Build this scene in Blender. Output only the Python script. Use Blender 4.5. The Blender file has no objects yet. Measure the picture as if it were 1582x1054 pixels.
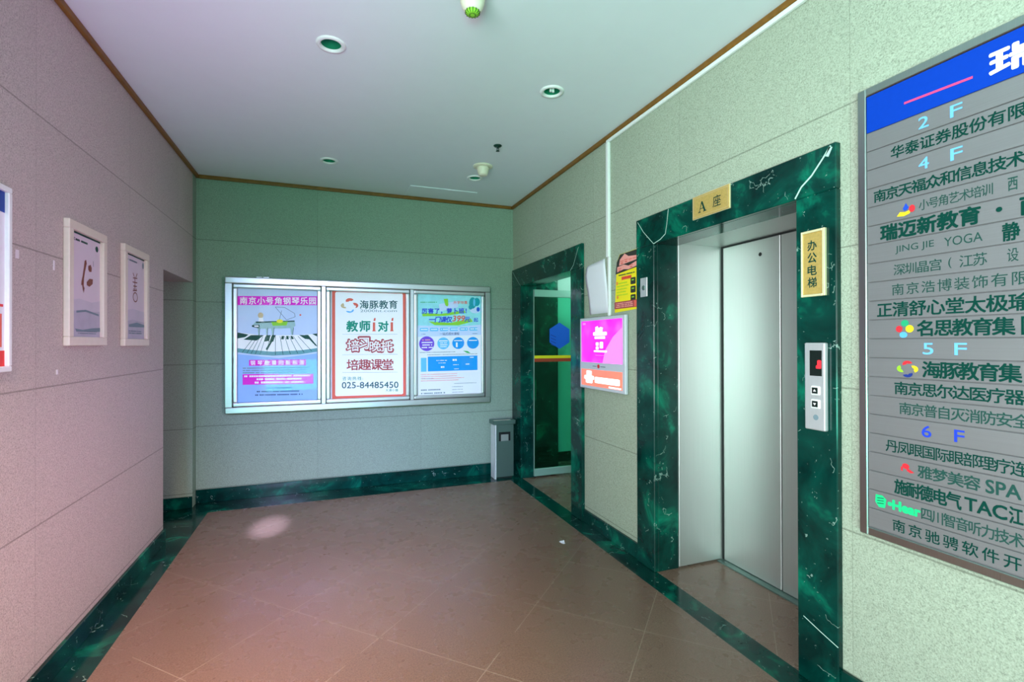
import bpy, bmesh, math, random
import numpy as np
from mathutils import Matrix, Vector

C = bpy.context.scene.collection
PI = math.pi
random.seed(5)

# ------------------------------------------------------------------ camera
YAW, PITCH, ROLL, FPX = 0.3579, 0.0047, 0.0021, 755.2
cam_data = bpy.data.cameras.new('camera')
cam_data.sensor_width = 36.0
cam_data.lens = FPX / 1582.0 * 36.0
cam_data.clip_start = 0.05
cam = bpy.data.objects.new('camera', cam_data)
C.objects.link(cam)
cam.matrix_world = (Matrix.Translation((0, 0, 1.5)) @ Matrix.Rotation(-YAW, 4, 'Z')
                    @ Matrix.Rotation(PI / 2 + PITCH, 4, 'X') @ Matrix.Rotation(-ROLL, 4, 'Z'))
bpy.context.scene.camera = cam

# ------------------------------------------------------------------ world, lights, exposure
vs = bpy.context.scene.view_settings
vs.view_transform = 'Standard'
vs.look = 'None'
vs.gamma = 1.0
vs.use_curve_mapping = False
vs.exposure = 0.0

world = bpy.data.worlds.new('world')
bpy.context.scene.world = world
world.use_nodes = True
bg = world.node_tree.nodes['Background']


def area(name, loc, target, sx, sy, rgb, spread=180):
    """rectangular light; rgb = watts per colour channel"""
    top = max(max(rgb), 1e-6)
    d = bpy.data.lights.new(name, 'AREA')
    d.shape = 'RECTANGLE'
    d.size, d.size_y = sx, sy
    d.energy = top
    d.color = tuple(c / top for c in rgb)
    d.spread = math.radians(spread)
    o = bpy.data.objects.new(name, d)
    C.objects.link(o)
    o.location = loc
    o.rotation_euler = (Vector(target) - Vector(loc)).to_track_quat('-Z', 'Y').to_euler()
    return o


RIG = {
    'world': (2.6, 3.75, 3.8),
    'key': (82, 76.5, 81),
    'sky': (12.4, 11.6, 23.6),  # added bluish lamp for the foot of the back wall
    'ceiling_green': (1.0, 35.3, 23.0),  # added greenish lamp for the ceiling
    'pink': (10.2, 5.3, 9.9),
    'high': (4.3, 1.45, 4.3),
    'floor_warm': (29, 18, 14),  # added warm lamp for the floor
    'passage': (12, 21, 18),
}
_w = RIG['world']
bg.inputs['Color'].default_value = (_w[0] / max(_w), _w[1] / max(_w), _w[2] / max(_w), 1)
bg.inputs['Strength'].default_value = max(_w)
# daylight falling in through the wide street entrance at the left behind the camera
area('entrance_daylight', (-1.6, -1.1, 1.45), (1.95, 1.2, 1.6), 3.0, 2.0, RIG['key'], 110)
# added bluish lamp aimed down the hall at the foot of the back wall
area('back_wall_fill', (-1.05, -2.0, 2.97), (0.45, 5.3, 0.25), 0.7, 0.25, RIG['sky'], 34)
# added greenish lamp low in the hall, brightens the ceiling from below
area('ceiling_fill', (-0.8, -2.3, 0.75), (0.7, 2.2, 3.1), 1.3, 0.8, RIG['ceiling_green'], 100)
# added pink lamp that tints the left wall
area('pink_wall_fill', (1.75, 0.1, 1.2), (-1.17, 3.45, 0.95), 0.8, 1.4, RIG['pink'], 50)
# added pink lamp that tints the left part of the ceiling
area('pink_ceiling_fill', (0.6, 0.1, 0.25), (-0.75, 2.6, 3.1), 0.8, 0.6, RIG['high'], 45)
# added spot lamp that draws the light patch far down on the floor
g_ = bpy.data.lights.new('floor_patch_spot', 'SPOT')
g_.energy = 6500
g_.color = (0.55, 0.58, 1.0)
g_.spot_size = math.radians(4.0)
g_.spot_blend = 1.0
g_.shadow_soft_size = 0.02
go_ = bpy.data.objects.new('floor_patch_spot', g_)
C.objects.link(go_)
go_.location = (-0.8, 0.1, 2.95)
go_.rotation_euler = (Vector((-0.46, 4.46, 0)) - Vector(go_.location)).to_track_quat('-Z', 'Y').to_euler()
# added warm lamp that brightens the floor near the left wall
area('floor_fill', (-0.3, -0.6, 2.9), (-0.5, 2.3, 0.0), 0.5, 0.5, RIG['floor_warm'], 50)


# ------------------------------------------------------------------ colours and materials
def lin(r, g, b):
    def f(c):
        c /= 255.0
        return c / 12.92 if c <= 0.04045 else ((c + 0.055) / 1.055) ** 2.4
    return (f(r), f(g), f(b), 1.0)


class NT:
    def __init__(self, name):
        self.m = bpy.data.materials.new(name)
        self.m.use_nodes = True
        self.t = self.m.node_tree
        self.n = self.t.nodes
        self.b = self.n['Principled BSDF']

    def add(self, typ, **kw):
        n = self.n.new(typ)
        for k, v in kw.items():
            if k in n.bl_rna.properties:
                setattr(n, k, v)
            else:
                n.inputs[k.replace('_', ' ')].default_value = v
        return n

    def link(self, a, b):
        self.t.links.new(a, b)

    def math(self, op, a, b=None, c=None):
        n = self.n.new('ShaderNodeMath')
        n.operation = op
        for i, v in enumerate((a, b, c)):
            if v is None:
                continue
            if isinstance(v, (int, float)):
                n.inputs[i].default_value = v
            else:
                self.link(v, n.inputs[i])
        return n.outputs[0]

    def mix(self, fac, a, b):
        n = self.n.new('ShaderNodeMix')
        n.data_type = 'RGBA'
        for sock, v in ((n.inputs[0], fac), (n.inputs[6], a), (n.inputs[7], b)):
            if isinstance(v, (int, float)):
                sock.default_value = v
            elif isinstance(v, tuple):
                sock.default_value = v
            else:
                self.link(v, sock)
        return n.outputs[2]

    def ramp(self, fac, stops):
        n = self.n.new('ShaderNodeValToRGB')
        e = n.color_ramp.elements
        while len(e) < len(stops):
            e.new(0.5)
        for i, (p, c) in enumerate(stops):
            e[i].position = p
            e[i].color = c
        self.link(fac, n.inputs[0])
        return n.outputs[0]

    def coords(self):
        tc = self.n.new('ShaderNodeTexCoord')
        sep = self.n.new('ShaderNodeSeparateXYZ')
        self.link(tc.outputs['Object'], sep.inputs[0])
        return tc.outputs['Object'], sep.outputs[0], sep.outputs[1], sep.outputs[2]

    def noise(self, vec, scale, detail=2.0, rough=0.5, dist=0.0):
        n = self.n.new('ShaderNodeTexNoise')
        n.inputs['Scale'].default_value = scale
        n.inputs['Detail'].default_value = detail
        n.inputs['Roughness'].default_value = rough
        n.inputs['Distortion'].default_value = dist
        self.link(vec, n.inputs['Vector'])
        return n.outputs[0]

    def bump(self, h, strength, dist=0.002):
        n = self.n.new('ShaderNodeBump')
        n.inputs['Strength'].default_value = strength
        n.inputs['Distance'].default_value = dist
        self.link(h, n.inputs['Height'])
        self.link(n.outputs[0], self.b.inputs['Normal'])

    def line(self, v, period, offset, width):
        """1 within width/2 of the lines v = offset + k * period"""
        q = self.math('DIVIDE', self.math('SUBTRACT', v, offset), period)
        fr = self.math('FRACT', q)
        d = self.math('MINIMUM', fr, self.math('SUBTRACT', 1.0, fr))
        return self.math('LESS_THAN', self.math('MULTIPLY', d, period), width / 2)


def plain(name, col, rough=0.5, metal=0.0, emit=0.0, grain=0.06, scale=60.0, spec=None, bump=0.0):
    k = NT(name)
    obj, x, y, z = k.coords()
    nz = k.noise(obj, scale, 3)
    dark = tuple(c * (1 - grain) for c in col[:3]) + (1,)
    lite = tuple(min(1, c * (1 + grain)) for c in col[:3]) + (1,)
    out = k.mix(nz, dark, lite)
    k.link(out, k.b.inputs['Base Color'])
    k.b.inputs['Roughness'].default_value = rough
    k.b.inputs['Metallic'].default_value = metal
    if spec is not None:
        k.b.inputs['Specular IOR Level'].default_value = spec
    if emit:
        k.link(out, k.b.inputs['Emission Color'])
        k.b.inputs['Emission Strength'].default_value = emit
    if bump:
        k.bump(nz, bump)
    return k.m


def granite(name, axis, voff, tint=(1, 1, 1), vperiod=1.05):
    k = NT(name)
    obj, x, y, z = k.coords()
    a = k.noise(obj, 170, 4, 0.7)
    b = k.noise(obj, 38, 3, 0.6)
    c = k.noise(obj, 2.2, 2, 0.5)

    def t(v):
        return tuple(v[i] * tint[i] for i in range(3)) + (1,)
    col = k.ramp(a, [(0.30, t((0.15, 0.15, 0.135))), (0.46, t((0.40, 0.40, 0.365))), (0.68, t((0.60, 0.60, 0.55)))])
    col = k.mix(k.math('MULTIPLY', b, 0.30), col, t((0.27, 0.27, 0.24)))
    col = k.mix(k.math('MULTIPLY', c, 0.22), col, t((0.52, 0.49, 0.42)))
    hz = k.line(z, 0.59, 0.13, 0.007)
    u = {'x': x, 'y': y}[axis]
    row = k.math('FLOOR', k.math('DIVIDE', k.math('SUBTRACT', z, 0.13), 0.59))
    colm = k.math('FLOOR', k.math('DIVIDE', k.math('SUBTRACT', u, voff), vperiod))
    cmb = k.n.new('ShaderNodeCombineXYZ')
    k.link(row, cmb.inputs[0])
    k.link(colm, cmb.inputs[1])
    wn = k.n.new('ShaderNodeTexWhiteNoise')
    wn.noise_dimensions = '2D'
    k.link(cmb.outputs[0], wn.inputs['Vector'])
    col = k.mix(k.math('MULTIPLY', wn.outputs['Value'], 0.14), col, t((0.24, 0.25, 0.22)))
    vt = k.line(u, vperiod, voff, 0.004)
    j = k.math('MAXIMUM', hz, k.math('MULTIPLY', vt, 0.5))
    col = k.mix(k.math('MULTIPLY', j, 0.55), col, t((0.12, 0.12, 0.10)))
    k.link(col, k.b.inputs['Base Color'])
    k.b.inputs['Roughness'].default_value = 0.62
    k.b.inputs['Specular IOR Level'].default_value = 0.35
    k.bump(k.math('SUBTRACT', k.math('ADD', a, b), k.math('MULTIPLY', j, 2.0)), 0.45, 0.004)
    return k.m


def green_marble(name, lift=1.0):
    k = NT(name)
    obj, x, y, z = k.coords()
    a = k.noise(obj, 4.0, 4, 0.6, 0.6)
    b = k.noise(obj, 26.0, 5, 0.65, 0.4)
    col = k.ramp(a, [(0.36, (0.0005 * lift, 0.011 * lift, 0.010 * lift, 1)), (0.55, (0.001 * lift, 0.046 * lift, 0.034 * lift, 1)),
                     (0.70, (0.002 * lift, 0.19 * lift, 0.11 * lift, 1))])
    col = k.mix(k.math('MULTIPLY', b, 0.35), col, (0.001, 0.050, 0.042, 1))
    # white veins along warped cell borders, broken up by noise
    v = k.n.new('ShaderNodeTexVoronoi')
    v.feature = 'DISTANCE_TO_EDGE'
    v.inputs['Scale'].default_value = 5.5
    wv = k.n.new('ShaderNodeMix')
    wv.data_type = 'VECTOR'
    n3 = k.n.new('ShaderNodeTexNoise')
    n3.inputs['Scale'].default_value = 7.0
    n3.inputs['Detail'].default_value = 4
    k.link(obj, n3.inputs['Vector'])
    wv.inputs[0].default_value = 0.25
    k.link(obj, wv.inputs[4])
    k.link(n3.outputs[1], wv.inputs[5])
    k.link(wv.outputs[1], v.inputs['Vector'])
    vein = k.math('LESS_THAN', v.outputs['Distance'], 0.008)
    gate = k.math('GREATER_THAN', k.noise(obj, 9.0, 3, 0.6), 0.575)
    spk = k.math('GREATER_THAN', k.noise(obj, 55.0, 2, 0.5), 0.735)
    f = k.math('MAXIMUM', k.math('MULTIPLY', vein, gate), k.math('MULTIPLY', spk, 0.7))
    col = k.mix(k.math('MULTIPLY', f, 0.40), col, (0.42, 0.62, 0.54, 1))
    k.link(col, k.b.inputs['Base Color'])
    k.b.inputs['Roughness'].default_value = 0.14
    k.b.inputs['Specular IOR Level'].default_value = 0.25
    return k.m


def floor_stone():
    k = NT('brown_polished_floor')
    obj, x, y, z = k.coords()
    a = k.noise(obj, 130, 4, 0.7)
    b = k.noise(obj, 2.2, 3, 0.5)
    s = k.math('MULTIPLY', k.math('ADD', x, y), 0.70711)
    t = k.math('MULTIPLY', k.math('SUBTRACT', x, y), 0.70711)
    col = k.ramp(a, [(0.32, (0.100, 0.058, 0.040, 1)), (0.52, (0.205, 0.125, 0.088, 1)), (0.72, (0.30, 0.20, 0.145, 1))])
    col = k.mix(k.math('MULTIPLY', b, 0.40), col, (0.235, 0.150, 0.110, 1))
    # each slab has a shade of its own
    cx = k.math('FLOOR', k.math('DIVIDE', k.math('SUBTRACT', s, 2.606), 0.612))
    cy = k.math('FLOOR', k.math('DIVIDE', k.math('SUBTRACT', t, -1.044), 0.612))
    wn = k.n.new('ShaderNodeTexWhiteNoise')
    wn.noise_dimensions = '2D'
    cmb = k.n.new('ShaderNodeCombineXYZ')
    k.link(cx, cmb.inputs[0])
    k.link(cy, cmb.inputs[1])
    k.link(cmb.outputs[0], wn.inputs['Vector'])
    col = k.mix(k.math('MULTIPLY', wn.outputs['Value'], 0.22), col, (0.12, 0.075, 0.055, 1))
    l1 = k.line(s, 0.612, 2.606, 0.0036)
    l2 = k.line(t, 0.612, -1.044, 0.0036)
    j = k.math('MAXIMUM', l1, l2)
    j = k.math('MULTIPLY', j, k.math('GREATER_THAN', k.noise(obj, 5.0, 2), 0.40))
    col = k.mix(k.math('MULTIPLY', j, 0.5), col, (0.46, 0.38, 0.28, 1))
    k.link(col, k.b.inputs['Base Color'])
    r = k.math('ADD', 0.20, k.math('MULTIPLY', k.noise(obj, 6.0, 3), 0.16))
    k.link(r, k.b.inputs['Roughness'])
    k.b.inputs['Specular IOR Level'].default_value = 0.5
    return k.m


def brushed(name, col, rough, axis='z', metal=1.0):
    k = NT(name)
    obj, x, y, z = k.coords()
    mp = k.n.new('ShaderNodeMapping')
    mp.inputs['Scale'].default_value = {'z': (300, 300, 2), 'y': (300, 2, 300), 'x': (2, 300, 300)}[axis]
    k.link(obj, mp.inputs['Vector'])
    nz = k.noise(mp.outputs[0], 1.0, 2)
    k.link(k.mix(nz, tuple(c * 0.86 for c in col[:3]) + (1,), col), k.b.inputs['Base Color'])
    k.b.inputs['Metallic'].default_value = metal
    k.link(k.math('ADD', rough - 0.05, k.math('MULTIPLY', nz, 0.1)), k.b.inputs['Roughness'])
    return k.m


def clear_glass(name, tint, gloss=0.1, through=1.0):
    k = NT(name)
    k.n.remove(k.b)
    out = [n for n in k.n if n.type == 'OUTPUT_MATERIAL'][0]
    tr = k.n.new('ShaderNodeBsdfTransparent')
    tr.inputs[0].default_value = tint
    gl = k.n.new('ShaderNodeBsdfGlossy')
    gl.inputs['Roughness'].default_value = 0.03
    fr = k.n.new('ShaderNodeFresnel')
    fr.inputs['IOR'].default_value = 1.45
    mx = k.n.new('ShaderNodeMixShader')
    k.link(k.math('MULTIPLY', fr.outputs[0], gloss), mx.inputs[0])
    k.link(tr.outputs[0], mx.inputs[1])
    k.link(gl.outputs[0], mx.inputs[2])
    k.link(mx.outputs[0], out.inputs[0])
    return k.m


M = {}
M['granite_left'] = granite('granite_left', 'y', 0.57, (1.22, 1.05, 1.08))  # pink, brighter cast of the light put into the tint
M['granite_back'] = granite('granite_back', 'x', -0.11, (0.62, 0.88, 0.74))  # same granite, with shade and green cast put into the tint
M['granite_right'] = granite('granite_right', 'y', 0.35, (0.91, 1.04, 0.89))  # same granite, with the light's green cast put into the tint
M['marble'] = green_marble('dark_green_marble')
M['marble_vein'] = plain('white_vein', (0.45, 0.66, 0.58, 1), 0.25)
M['floor'] = floor_stone()
M['ceiling'] = plain('white_painted_ceiling', (0.745, 0.79, 0.825, 1), 0.85, grain=0.02, scale=8, bump=0.02)
M['wood'] = plain('brown_wood_moulding', (0.20, 0.085, 0.006, 1), 0.5, grain=0.35, scale=22)
M['alu'] = brushed('aluminium_profile', (0.68, 0.70, 0.70, 1), 0.36, 'x')
M['steel'] = brushed('brushed_steel', (0.60, 0.635, 0.61, 1), 0.45, 'z', 0.85)
M['steel_dark'] = brushed('dark_brushed_steel', (0.20, 0.31, 0.28, 1), 0.38, 'z', 0.8)  # darker, greener steel for the bin, sill and small parts
M['bright_panel'] = plain('pale_side_panel', (0.80, 0.86, 0.84, 1), 0.3, 0.2)
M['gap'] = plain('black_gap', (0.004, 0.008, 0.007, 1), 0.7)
M['white_plastic'] = plain('white_plastic', (0.80, 0.82, 0.80, 1), 0.4)
M['cream_plastic'] = plain('cream_plastic', (0.78, 0.74, 0.58, 1), 0.45)
M['dark_metal'] = plain('dark_sprinkler_metal', (0.006, 0.045, 0.03, 1), 0.4, 0.3)
M['reflector'] = plain('downlight_reflector', (0.03, 0.36, 0.20, 1), 0.3, 0.5)
M['lamp_white'] = plain('lamp_tube_white', (0.85, 0.92, 0.88, 1), 0.4)
M['paper'] = plain('white_paper', (0.80, 0.80, 0.86, 1), 0.8, grain=0.02)
M['magenta'] = plain('magenta_ink', lin(232, 30, 205), 0.7)
M['ink_green'] = plain('dark_green_ink', lin(10, 70, 58), 0.7)
M['ink_grey'] = plain('grey_ink', lin(110, 130, 140), 0.7)
M['ink_navy'] = plain('navy_ink', lin(30, 60, 110), 0.7)
M['white_ink'] = plain('white_ink', lin(250, 245, 250), 0.7)
M['sky_wash'] = plain('pale_blue_print', lin(200, 213, 248), 0.7, grain=0.10, scale=5)
M['sky_wash2'] = plain('soft_blue_print', lin(150, 186, 244), 0.7, grain=0.14, scale=5)
M['grey_print'] = plain('grey_piano_print', lin(158, 190, 192), 0.7, grain=0.2, scale=30)
M['teal_print'] = plain('teal_key_print', lin(104, 160, 168), 0.7)
M['yellow'] = plain('yellow_print', lin(246, 226, 20), 0.6)
M['lime'] = plain('lime_print', lin(140, 205, 50), 0.7)
M['tan'] = plain('tan_print', lin(205, 180, 140), 0.7)
M['coral'] = plain('coral_print', lin(226, 100, 84), 0.7)
M['red'] = plain('red_print', lin(222, 40, 44), 0.6)
M['maroon'] = plain('maroon_ink', lin(168, 66, 70), 0.7)
M['teal_ink'] = plain('teal_ink', lin(8, 140, 116), 0.7)
M['slate_ink'] = plain('slate_ink', lin(38, 90, 96), 0.7)
M['orange'] = plain('orange_print', lin(240, 150, 60), 0.7)
M['cyan'] = plain('cyan_print', lin(0, 150, 232), 0.7)
M['cyan_lite'] = plain('light_cyan_print', lin(100, 190, 235), 0.7)
M['aqua'] = plain('aqua_print', lin(150, 218, 226), 0.7, grain=0.2, scale=14)
M['violet'] = plain('violet_print', lin(112, 66, 206), 0.7)
M['blue_ink'] = plain('blue_ink', lin(36, 66, 200), 0.7)
M['leaf'] = plain('leaf_green_print', lin(50, 176, 90), 0.7)
M['teal_blob'] = plain('teal_blob_print', lin(0, 150, 165), 0.7)
M['frame_cream'] = plain('cream_picture_frame', (0.68, 0.60, 0.50, 1), 0.45)
M['print_lilac'] = plain('pale_lilac_print', (0.62, 0.54, 0.60, 1), 0.7, grain=0.06, scale=6)
M['brush_brown'] = plain('brown_brush_ink', lin(122, 70, 56), 0.7)
M['wash_grey'] = plain('grey_blue_wash', (0.42, 0.40, 0.48, 1), 0.7, grain=0.2, scale=12)
M['wash_pale'] = plain('pale_blue_wash', (0.52, 0.48, 0.55, 1), 0.7, grain=0.12, scale=9)
M['board_steel'] = brushed('directory_strip_metal', (0.285, 0.28, 0.29, 1), 0.45, 'y', 0.55)
M['board_frame'] = brushed('directory_frame_metal', (0.40, 0.46, 0.45, 1), 0.30, 'z')
M['board_blue'] = plain('blue_header', lin(0, 58, 172), 0.5, spec=0.15)
M['pink_line'] = plain('pink_line', lin(228, 66, 126), 0.5)
M['letter_green'] = plain('engraved_green_letter', (0.002, 0.045, 0.034, 1), 0.8, spec=0.08)
M['letter_thin'] = plain('engraved_thin_letter', (0.018, 0.070, 0.058, 1), 0.8, spec=0.08)
M['letter_sky'] = plain('sky_blue_letter', lin(112, 178, 232), 0.8, spec=0.1)
M['letter_blue'] = plain('deep_blue_letter', lin(40, 66, 200), 0.7, spec=0.1)
M['letter_mint'] = plain('mint_green_letter', lin(20, 205, 130), 0.5)
M['logo_blue'] = plain('logo_blue', lin(20, 70, 200), 0.5)
M['logo_navy'] = plain('logo_navy', lin(16, 46, 130), 0.5)
M['logo_azure'] = plain('logo_azure', lin(90, 170, 235), 0.5)
M['logo_red'] = plain('logo_red', lin(235, 40, 52), 0.5)
M['logo_yellow'] = plain('logo_yellow', lin(250, 210, 30), 0.5)
M['logo_green'] = plain('logo_green', lin(30, 160, 110), 0.5)
M['logo_lime'] = plain('logo_lime', lin(150, 215, 40), 0.5)
M['brass'] = plain('engraved_brass', (0.60, 0.41, 0.12, 1), 0.42, 0.35, grain=0.22, scale=90)
M['brass_rim'] = plain('pale_brass_rim', (0.82, 0.74, 0.45, 1), 0.35, 0.3)
M['panel_steel'] = brushed('call_panel_steel', (0.72, 0.74, 0.76, 1), 0.4, 'z', 0.6)
M['screen_black'] = plain('black_display', (0.004, 0.012, 0.010, 1), 0.15)
M['led_red'] = plain('red_led', (1.0, 0.02, 0.03, 1), 0.4, emit=1.3)
M['screen_frame'] = plain('silver_screen_frame', (0.62, 0.64, 0.70, 1), 0.35, 0.2)
M['screen_pink_white'] = plain('lit_white', (1.0, 0.93, 1.0, 1), 0.4, emit=1.0)
M['screen_magenta_lite'] = plain('lit_light_magenta', (1.0, 0.20, 0.90, 1), 0.4, emit=0.85)
M['screen_orange'] = plain('lit_orange', (0.95, 0.20, 0.13, 1), 0.4, emit=0.72, grain=0.15, scale=9)
M['glass_door'] = clear_glass('green_door_glass', (0.42, 0.86, 0.72, 1), 0.9)
M['glass_clear'] = clear_glass('clear_case_glass', (0.97, 1.0, 0.99, 1), 0.18)
M['stripe_yellow'] = plain('yellow_tape', lin(214, 200, 10), 0.5)
M['stripe_red'] = plain('red_tape', lin(150, 50, 24), 0.5)
M['sticker_blue'] = plain('blue_sticker', lin(0, 82, 196), 0.5)
M['sticker_blue2'] = plain('deep_blue_sticker_mark', lin(0, 52, 150), 0.5)
M['rail'] = brushed('door_rail_metal', (0.30, 0.50, 0.43, 1), 0.4, 'x', 0.4)
M['paint_pale'] = plain('pale_passage_paint', (0.50, 0.66, 0.60, 1), 0.8)
M['flyer_black'] = plain('flyer_black', (0.03, 0.03, 0.025, 1), 0.6)
M['flyer_pink'] = plain('flyer_pink_text', lin(240, 160, 150), 0.6)
M['chip'] = plain('white_chip', (0.72, 0.68, 0.70, 1), 0.8)


def magenta_screen():
    k = NT('lit_magenta')
    obj, x, y, z = k.coords()
    nz = k.noise(obj, 4.5, 2, 0.5)
    col = k.ramp(nz, [(0.35, (0.62, 0.005, 0.85, 1)), (0.5, (0.95, 0.02, 0.72, 1)), (0.68, (1.0, 0.10, 0.82, 1))])
    k.link(col, k.b.inputs['Base Color'])
    k.link(col, k.b.inputs['Emission Color'])
    k.b.inputs['Emission Strength'].default_value = 0.85
    return k.m


M['screen_magenta'] = magenta_screen()

# ------------------------------------------------------------------ building helpers


def backlit(mat, k):
    """the same print on a translucent sheet lit from inside the case"""
    name = 'backlit_' + mat.name
    if name in bpy.data.materials:
        return bpy.data.materials[name]
    m_ = mat.copy()
    m_.name = name
    p = m_.node_tree.nodes['Principled BSDF']
    m_.node_tree.links.new(p.inputs['Base Color'].links[0].from_socket, p.inputs['Emission Color'])
    p.inputs['Emission Strength'].default_value = k
    return m_


class MB:
    """collects shapes with material slots; build() links them as ONE mesh object"""

    def __init__(self, *mats):
        self.bm = bmesh.new()
        self.mats = list(mats)

    def slot(self, mat):
        if mat not in self.mats:
            self.mats.append(mat)
        return self.mats.index(mat)

    def _fin(self, faces, mat, smooth=False):
        i = self.slot(mat) if mat else 0
        for f in faces:
            f.material_index = i
            f.smooth = smooth

    def box(self, x0, x1, y0, y1, z0, z1, mat=None, bevel=0.0, seg=1):
        vs_ = [self.bm.verts.new((x, y, z)) for x in (x0, x1) for y in (y0, y1) for z in (z0, z1)]
        idx = [(0, 1, 3, 2), (4, 6, 7, 5), (0, 4, 5, 1), (2, 3, 7, 6), (0, 2, 6, 4), (1, 5, 7, 3)]
        fs = [self.bm.faces.new([vs_[i] for i in q]) for q in idx]
        self._fin(fs, mat)
        if bevel:
            es = list({e for f in fs for e in f.edges})
            r = bmesh.ops.bevel(self.bm, geom=es, offset=bevel, segments=seg, affect='EDGES', profile=0.5)
            self._fin([f for f in r['faces'] if f.is_valid], mat)
        return self

    def face(self, pts, mat=None):
        f = self.bm.faces.new([self.bm.verts.new(p) for p in pts])
        self._fin([f], mat)
        return self

    def lathe(self, cx, cy, prof, mat=None, n=32, smooth=True, cap_ends=True):
        """prof: list of (radius, z)"""
        rings = []
        for r, z in prof:
            rings.append([self.bm.verts.new((cx + r * math.cos(2 * PI * i / n), cy + r * math.sin(2 * PI * i / n), z)) for i in range(n)])
        fs = []
        for a, b in zip(rings, rings[1:]):
            for i in range(n):
                fs.append(self.bm.faces.new((a[i], a[(i + 1) % n], b[(i + 1) % n], b[i])))
        self._fin(fs, mat, smooth)
        if cap_ends:
            caps = [self.bm.faces.new(rings[0]), self.bm.faces.new(rings[-1])]
            self._fin(caps, mat)
        return self

    def tube(self, p, q, r, mat=None, n=12):
        p, q = Vector(p), Vector(q)
        d = (q - p).normalized()
        a = d.orthogonal().normalized()
        b = d.cross(a)
        ra, rb = [], []
        for i in range(n):
            o = (a * math.cos(2 * PI * i / n) + b * math.sin(2 * PI * i / n)) * r
            ra.append(self.bm.verts.new(p + o))
            rb.append(self.bm.verts.new(q + o))
        fs = [self.bm.faces.new((ra[i], ra[(i + 1) % n], rb[(i + 1) % n], rb[i])) for i in range(n)]
        self._fin(fs, mat, True)
        self._fin([self.bm.faces.new(ra), self.bm.faces.new(rb)], mat)
        return self

    def build(self, name, parent=None, origin=None, recalc=True, lit=0.0):
        if lit:
            self.mats = [backlit(q, lit) for q in self.mats]
        if recalc:
            bmesh.ops.recalc_face_normals(self.bm, faces=self.bm.faces[:])
        o_ = Vector(origin) if origin is not None else (Vector(parent['_at']) if parent is not None else Vector((0, 0, 0)))
        bmesh.ops.translate(self.bm, verts=self.bm.verts[:], vec=-o_)
        me = bpy.data.meshes.new(name)
        self.bm.to_mesh(me)
        self.bm.free()
        for m in self.mats:
            me.materials.append(m)
        ob = bpy.data.objects.new(name, me)
        C.objects.link(ob)
        if parent is not None:
            ob.parent = parent
            ob['_at'] = tuple(o_)
        else:
            ob.location = o_
            ob['_at'] = tuple(o_)
        return ob


def tag(o, label=None, cat=None, group=None, kind=None):
    if label:
        o['label'] = label
    if cat:
        o['category'] = cat
    if group:
        o['group'] = group
    if kind:
        o['kind'] = kind
    return o


def thing(name, loc, label, cat, group=None):
    o = bpy.data.objects.new(name, None)
    C.objects.link(o)
    o.location = loc
    o.empty_display_size = 0.1
    o['_at'] = tuple(loc)
    return tag(o, label, cat, group)


_font_cache = {}


def glyphs(s, bold=0.0, spacing=1.0):
    key = (s, bold, round(spacing, 4))
    if key in _font_cache:
        return _font_cache[key]
    cu = bpy.data.curves.new('tmp_text', 'FONT')
    cu.body = s
    cu.size = 1.0
    cu.offset = bold
    cu.space_character = spacing
    cu.resolution_u = 3
    ob = bpy.data.objects.new('tmp_text', cu)
    C.objects.link(ob)
    dg = bpy.context.evaluated_depsgraph_get()
    dg.update()
    ev = ob.evaluated_get(dg)
    me = ev.to_mesh()
    vv = np.array([(v.co.x, v.co.y) for v in me.vertices])
    ff = [tuple(p.vertices) for p in me.polygons]
    ev.to_mesh_clear()
    bpy.data.objects.remove(ob)
    bpy.data.curves.remove(cu)
    _font_cache[key] = (vv, ff)
    return vv, ff


def homography(src, dst):
    A = []
    for (x, y), (u, v) in zip(src, dst):
        A.append([x, y, 1, 0, 0, 0, -u * x, -u * y, -u])
        A.append([0, 0, 0, x, y, 1, -v * x, -v * y, -v])
    return np.linalg.svd(np.array(A, float))[2][-1].reshape(3, 3)


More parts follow.
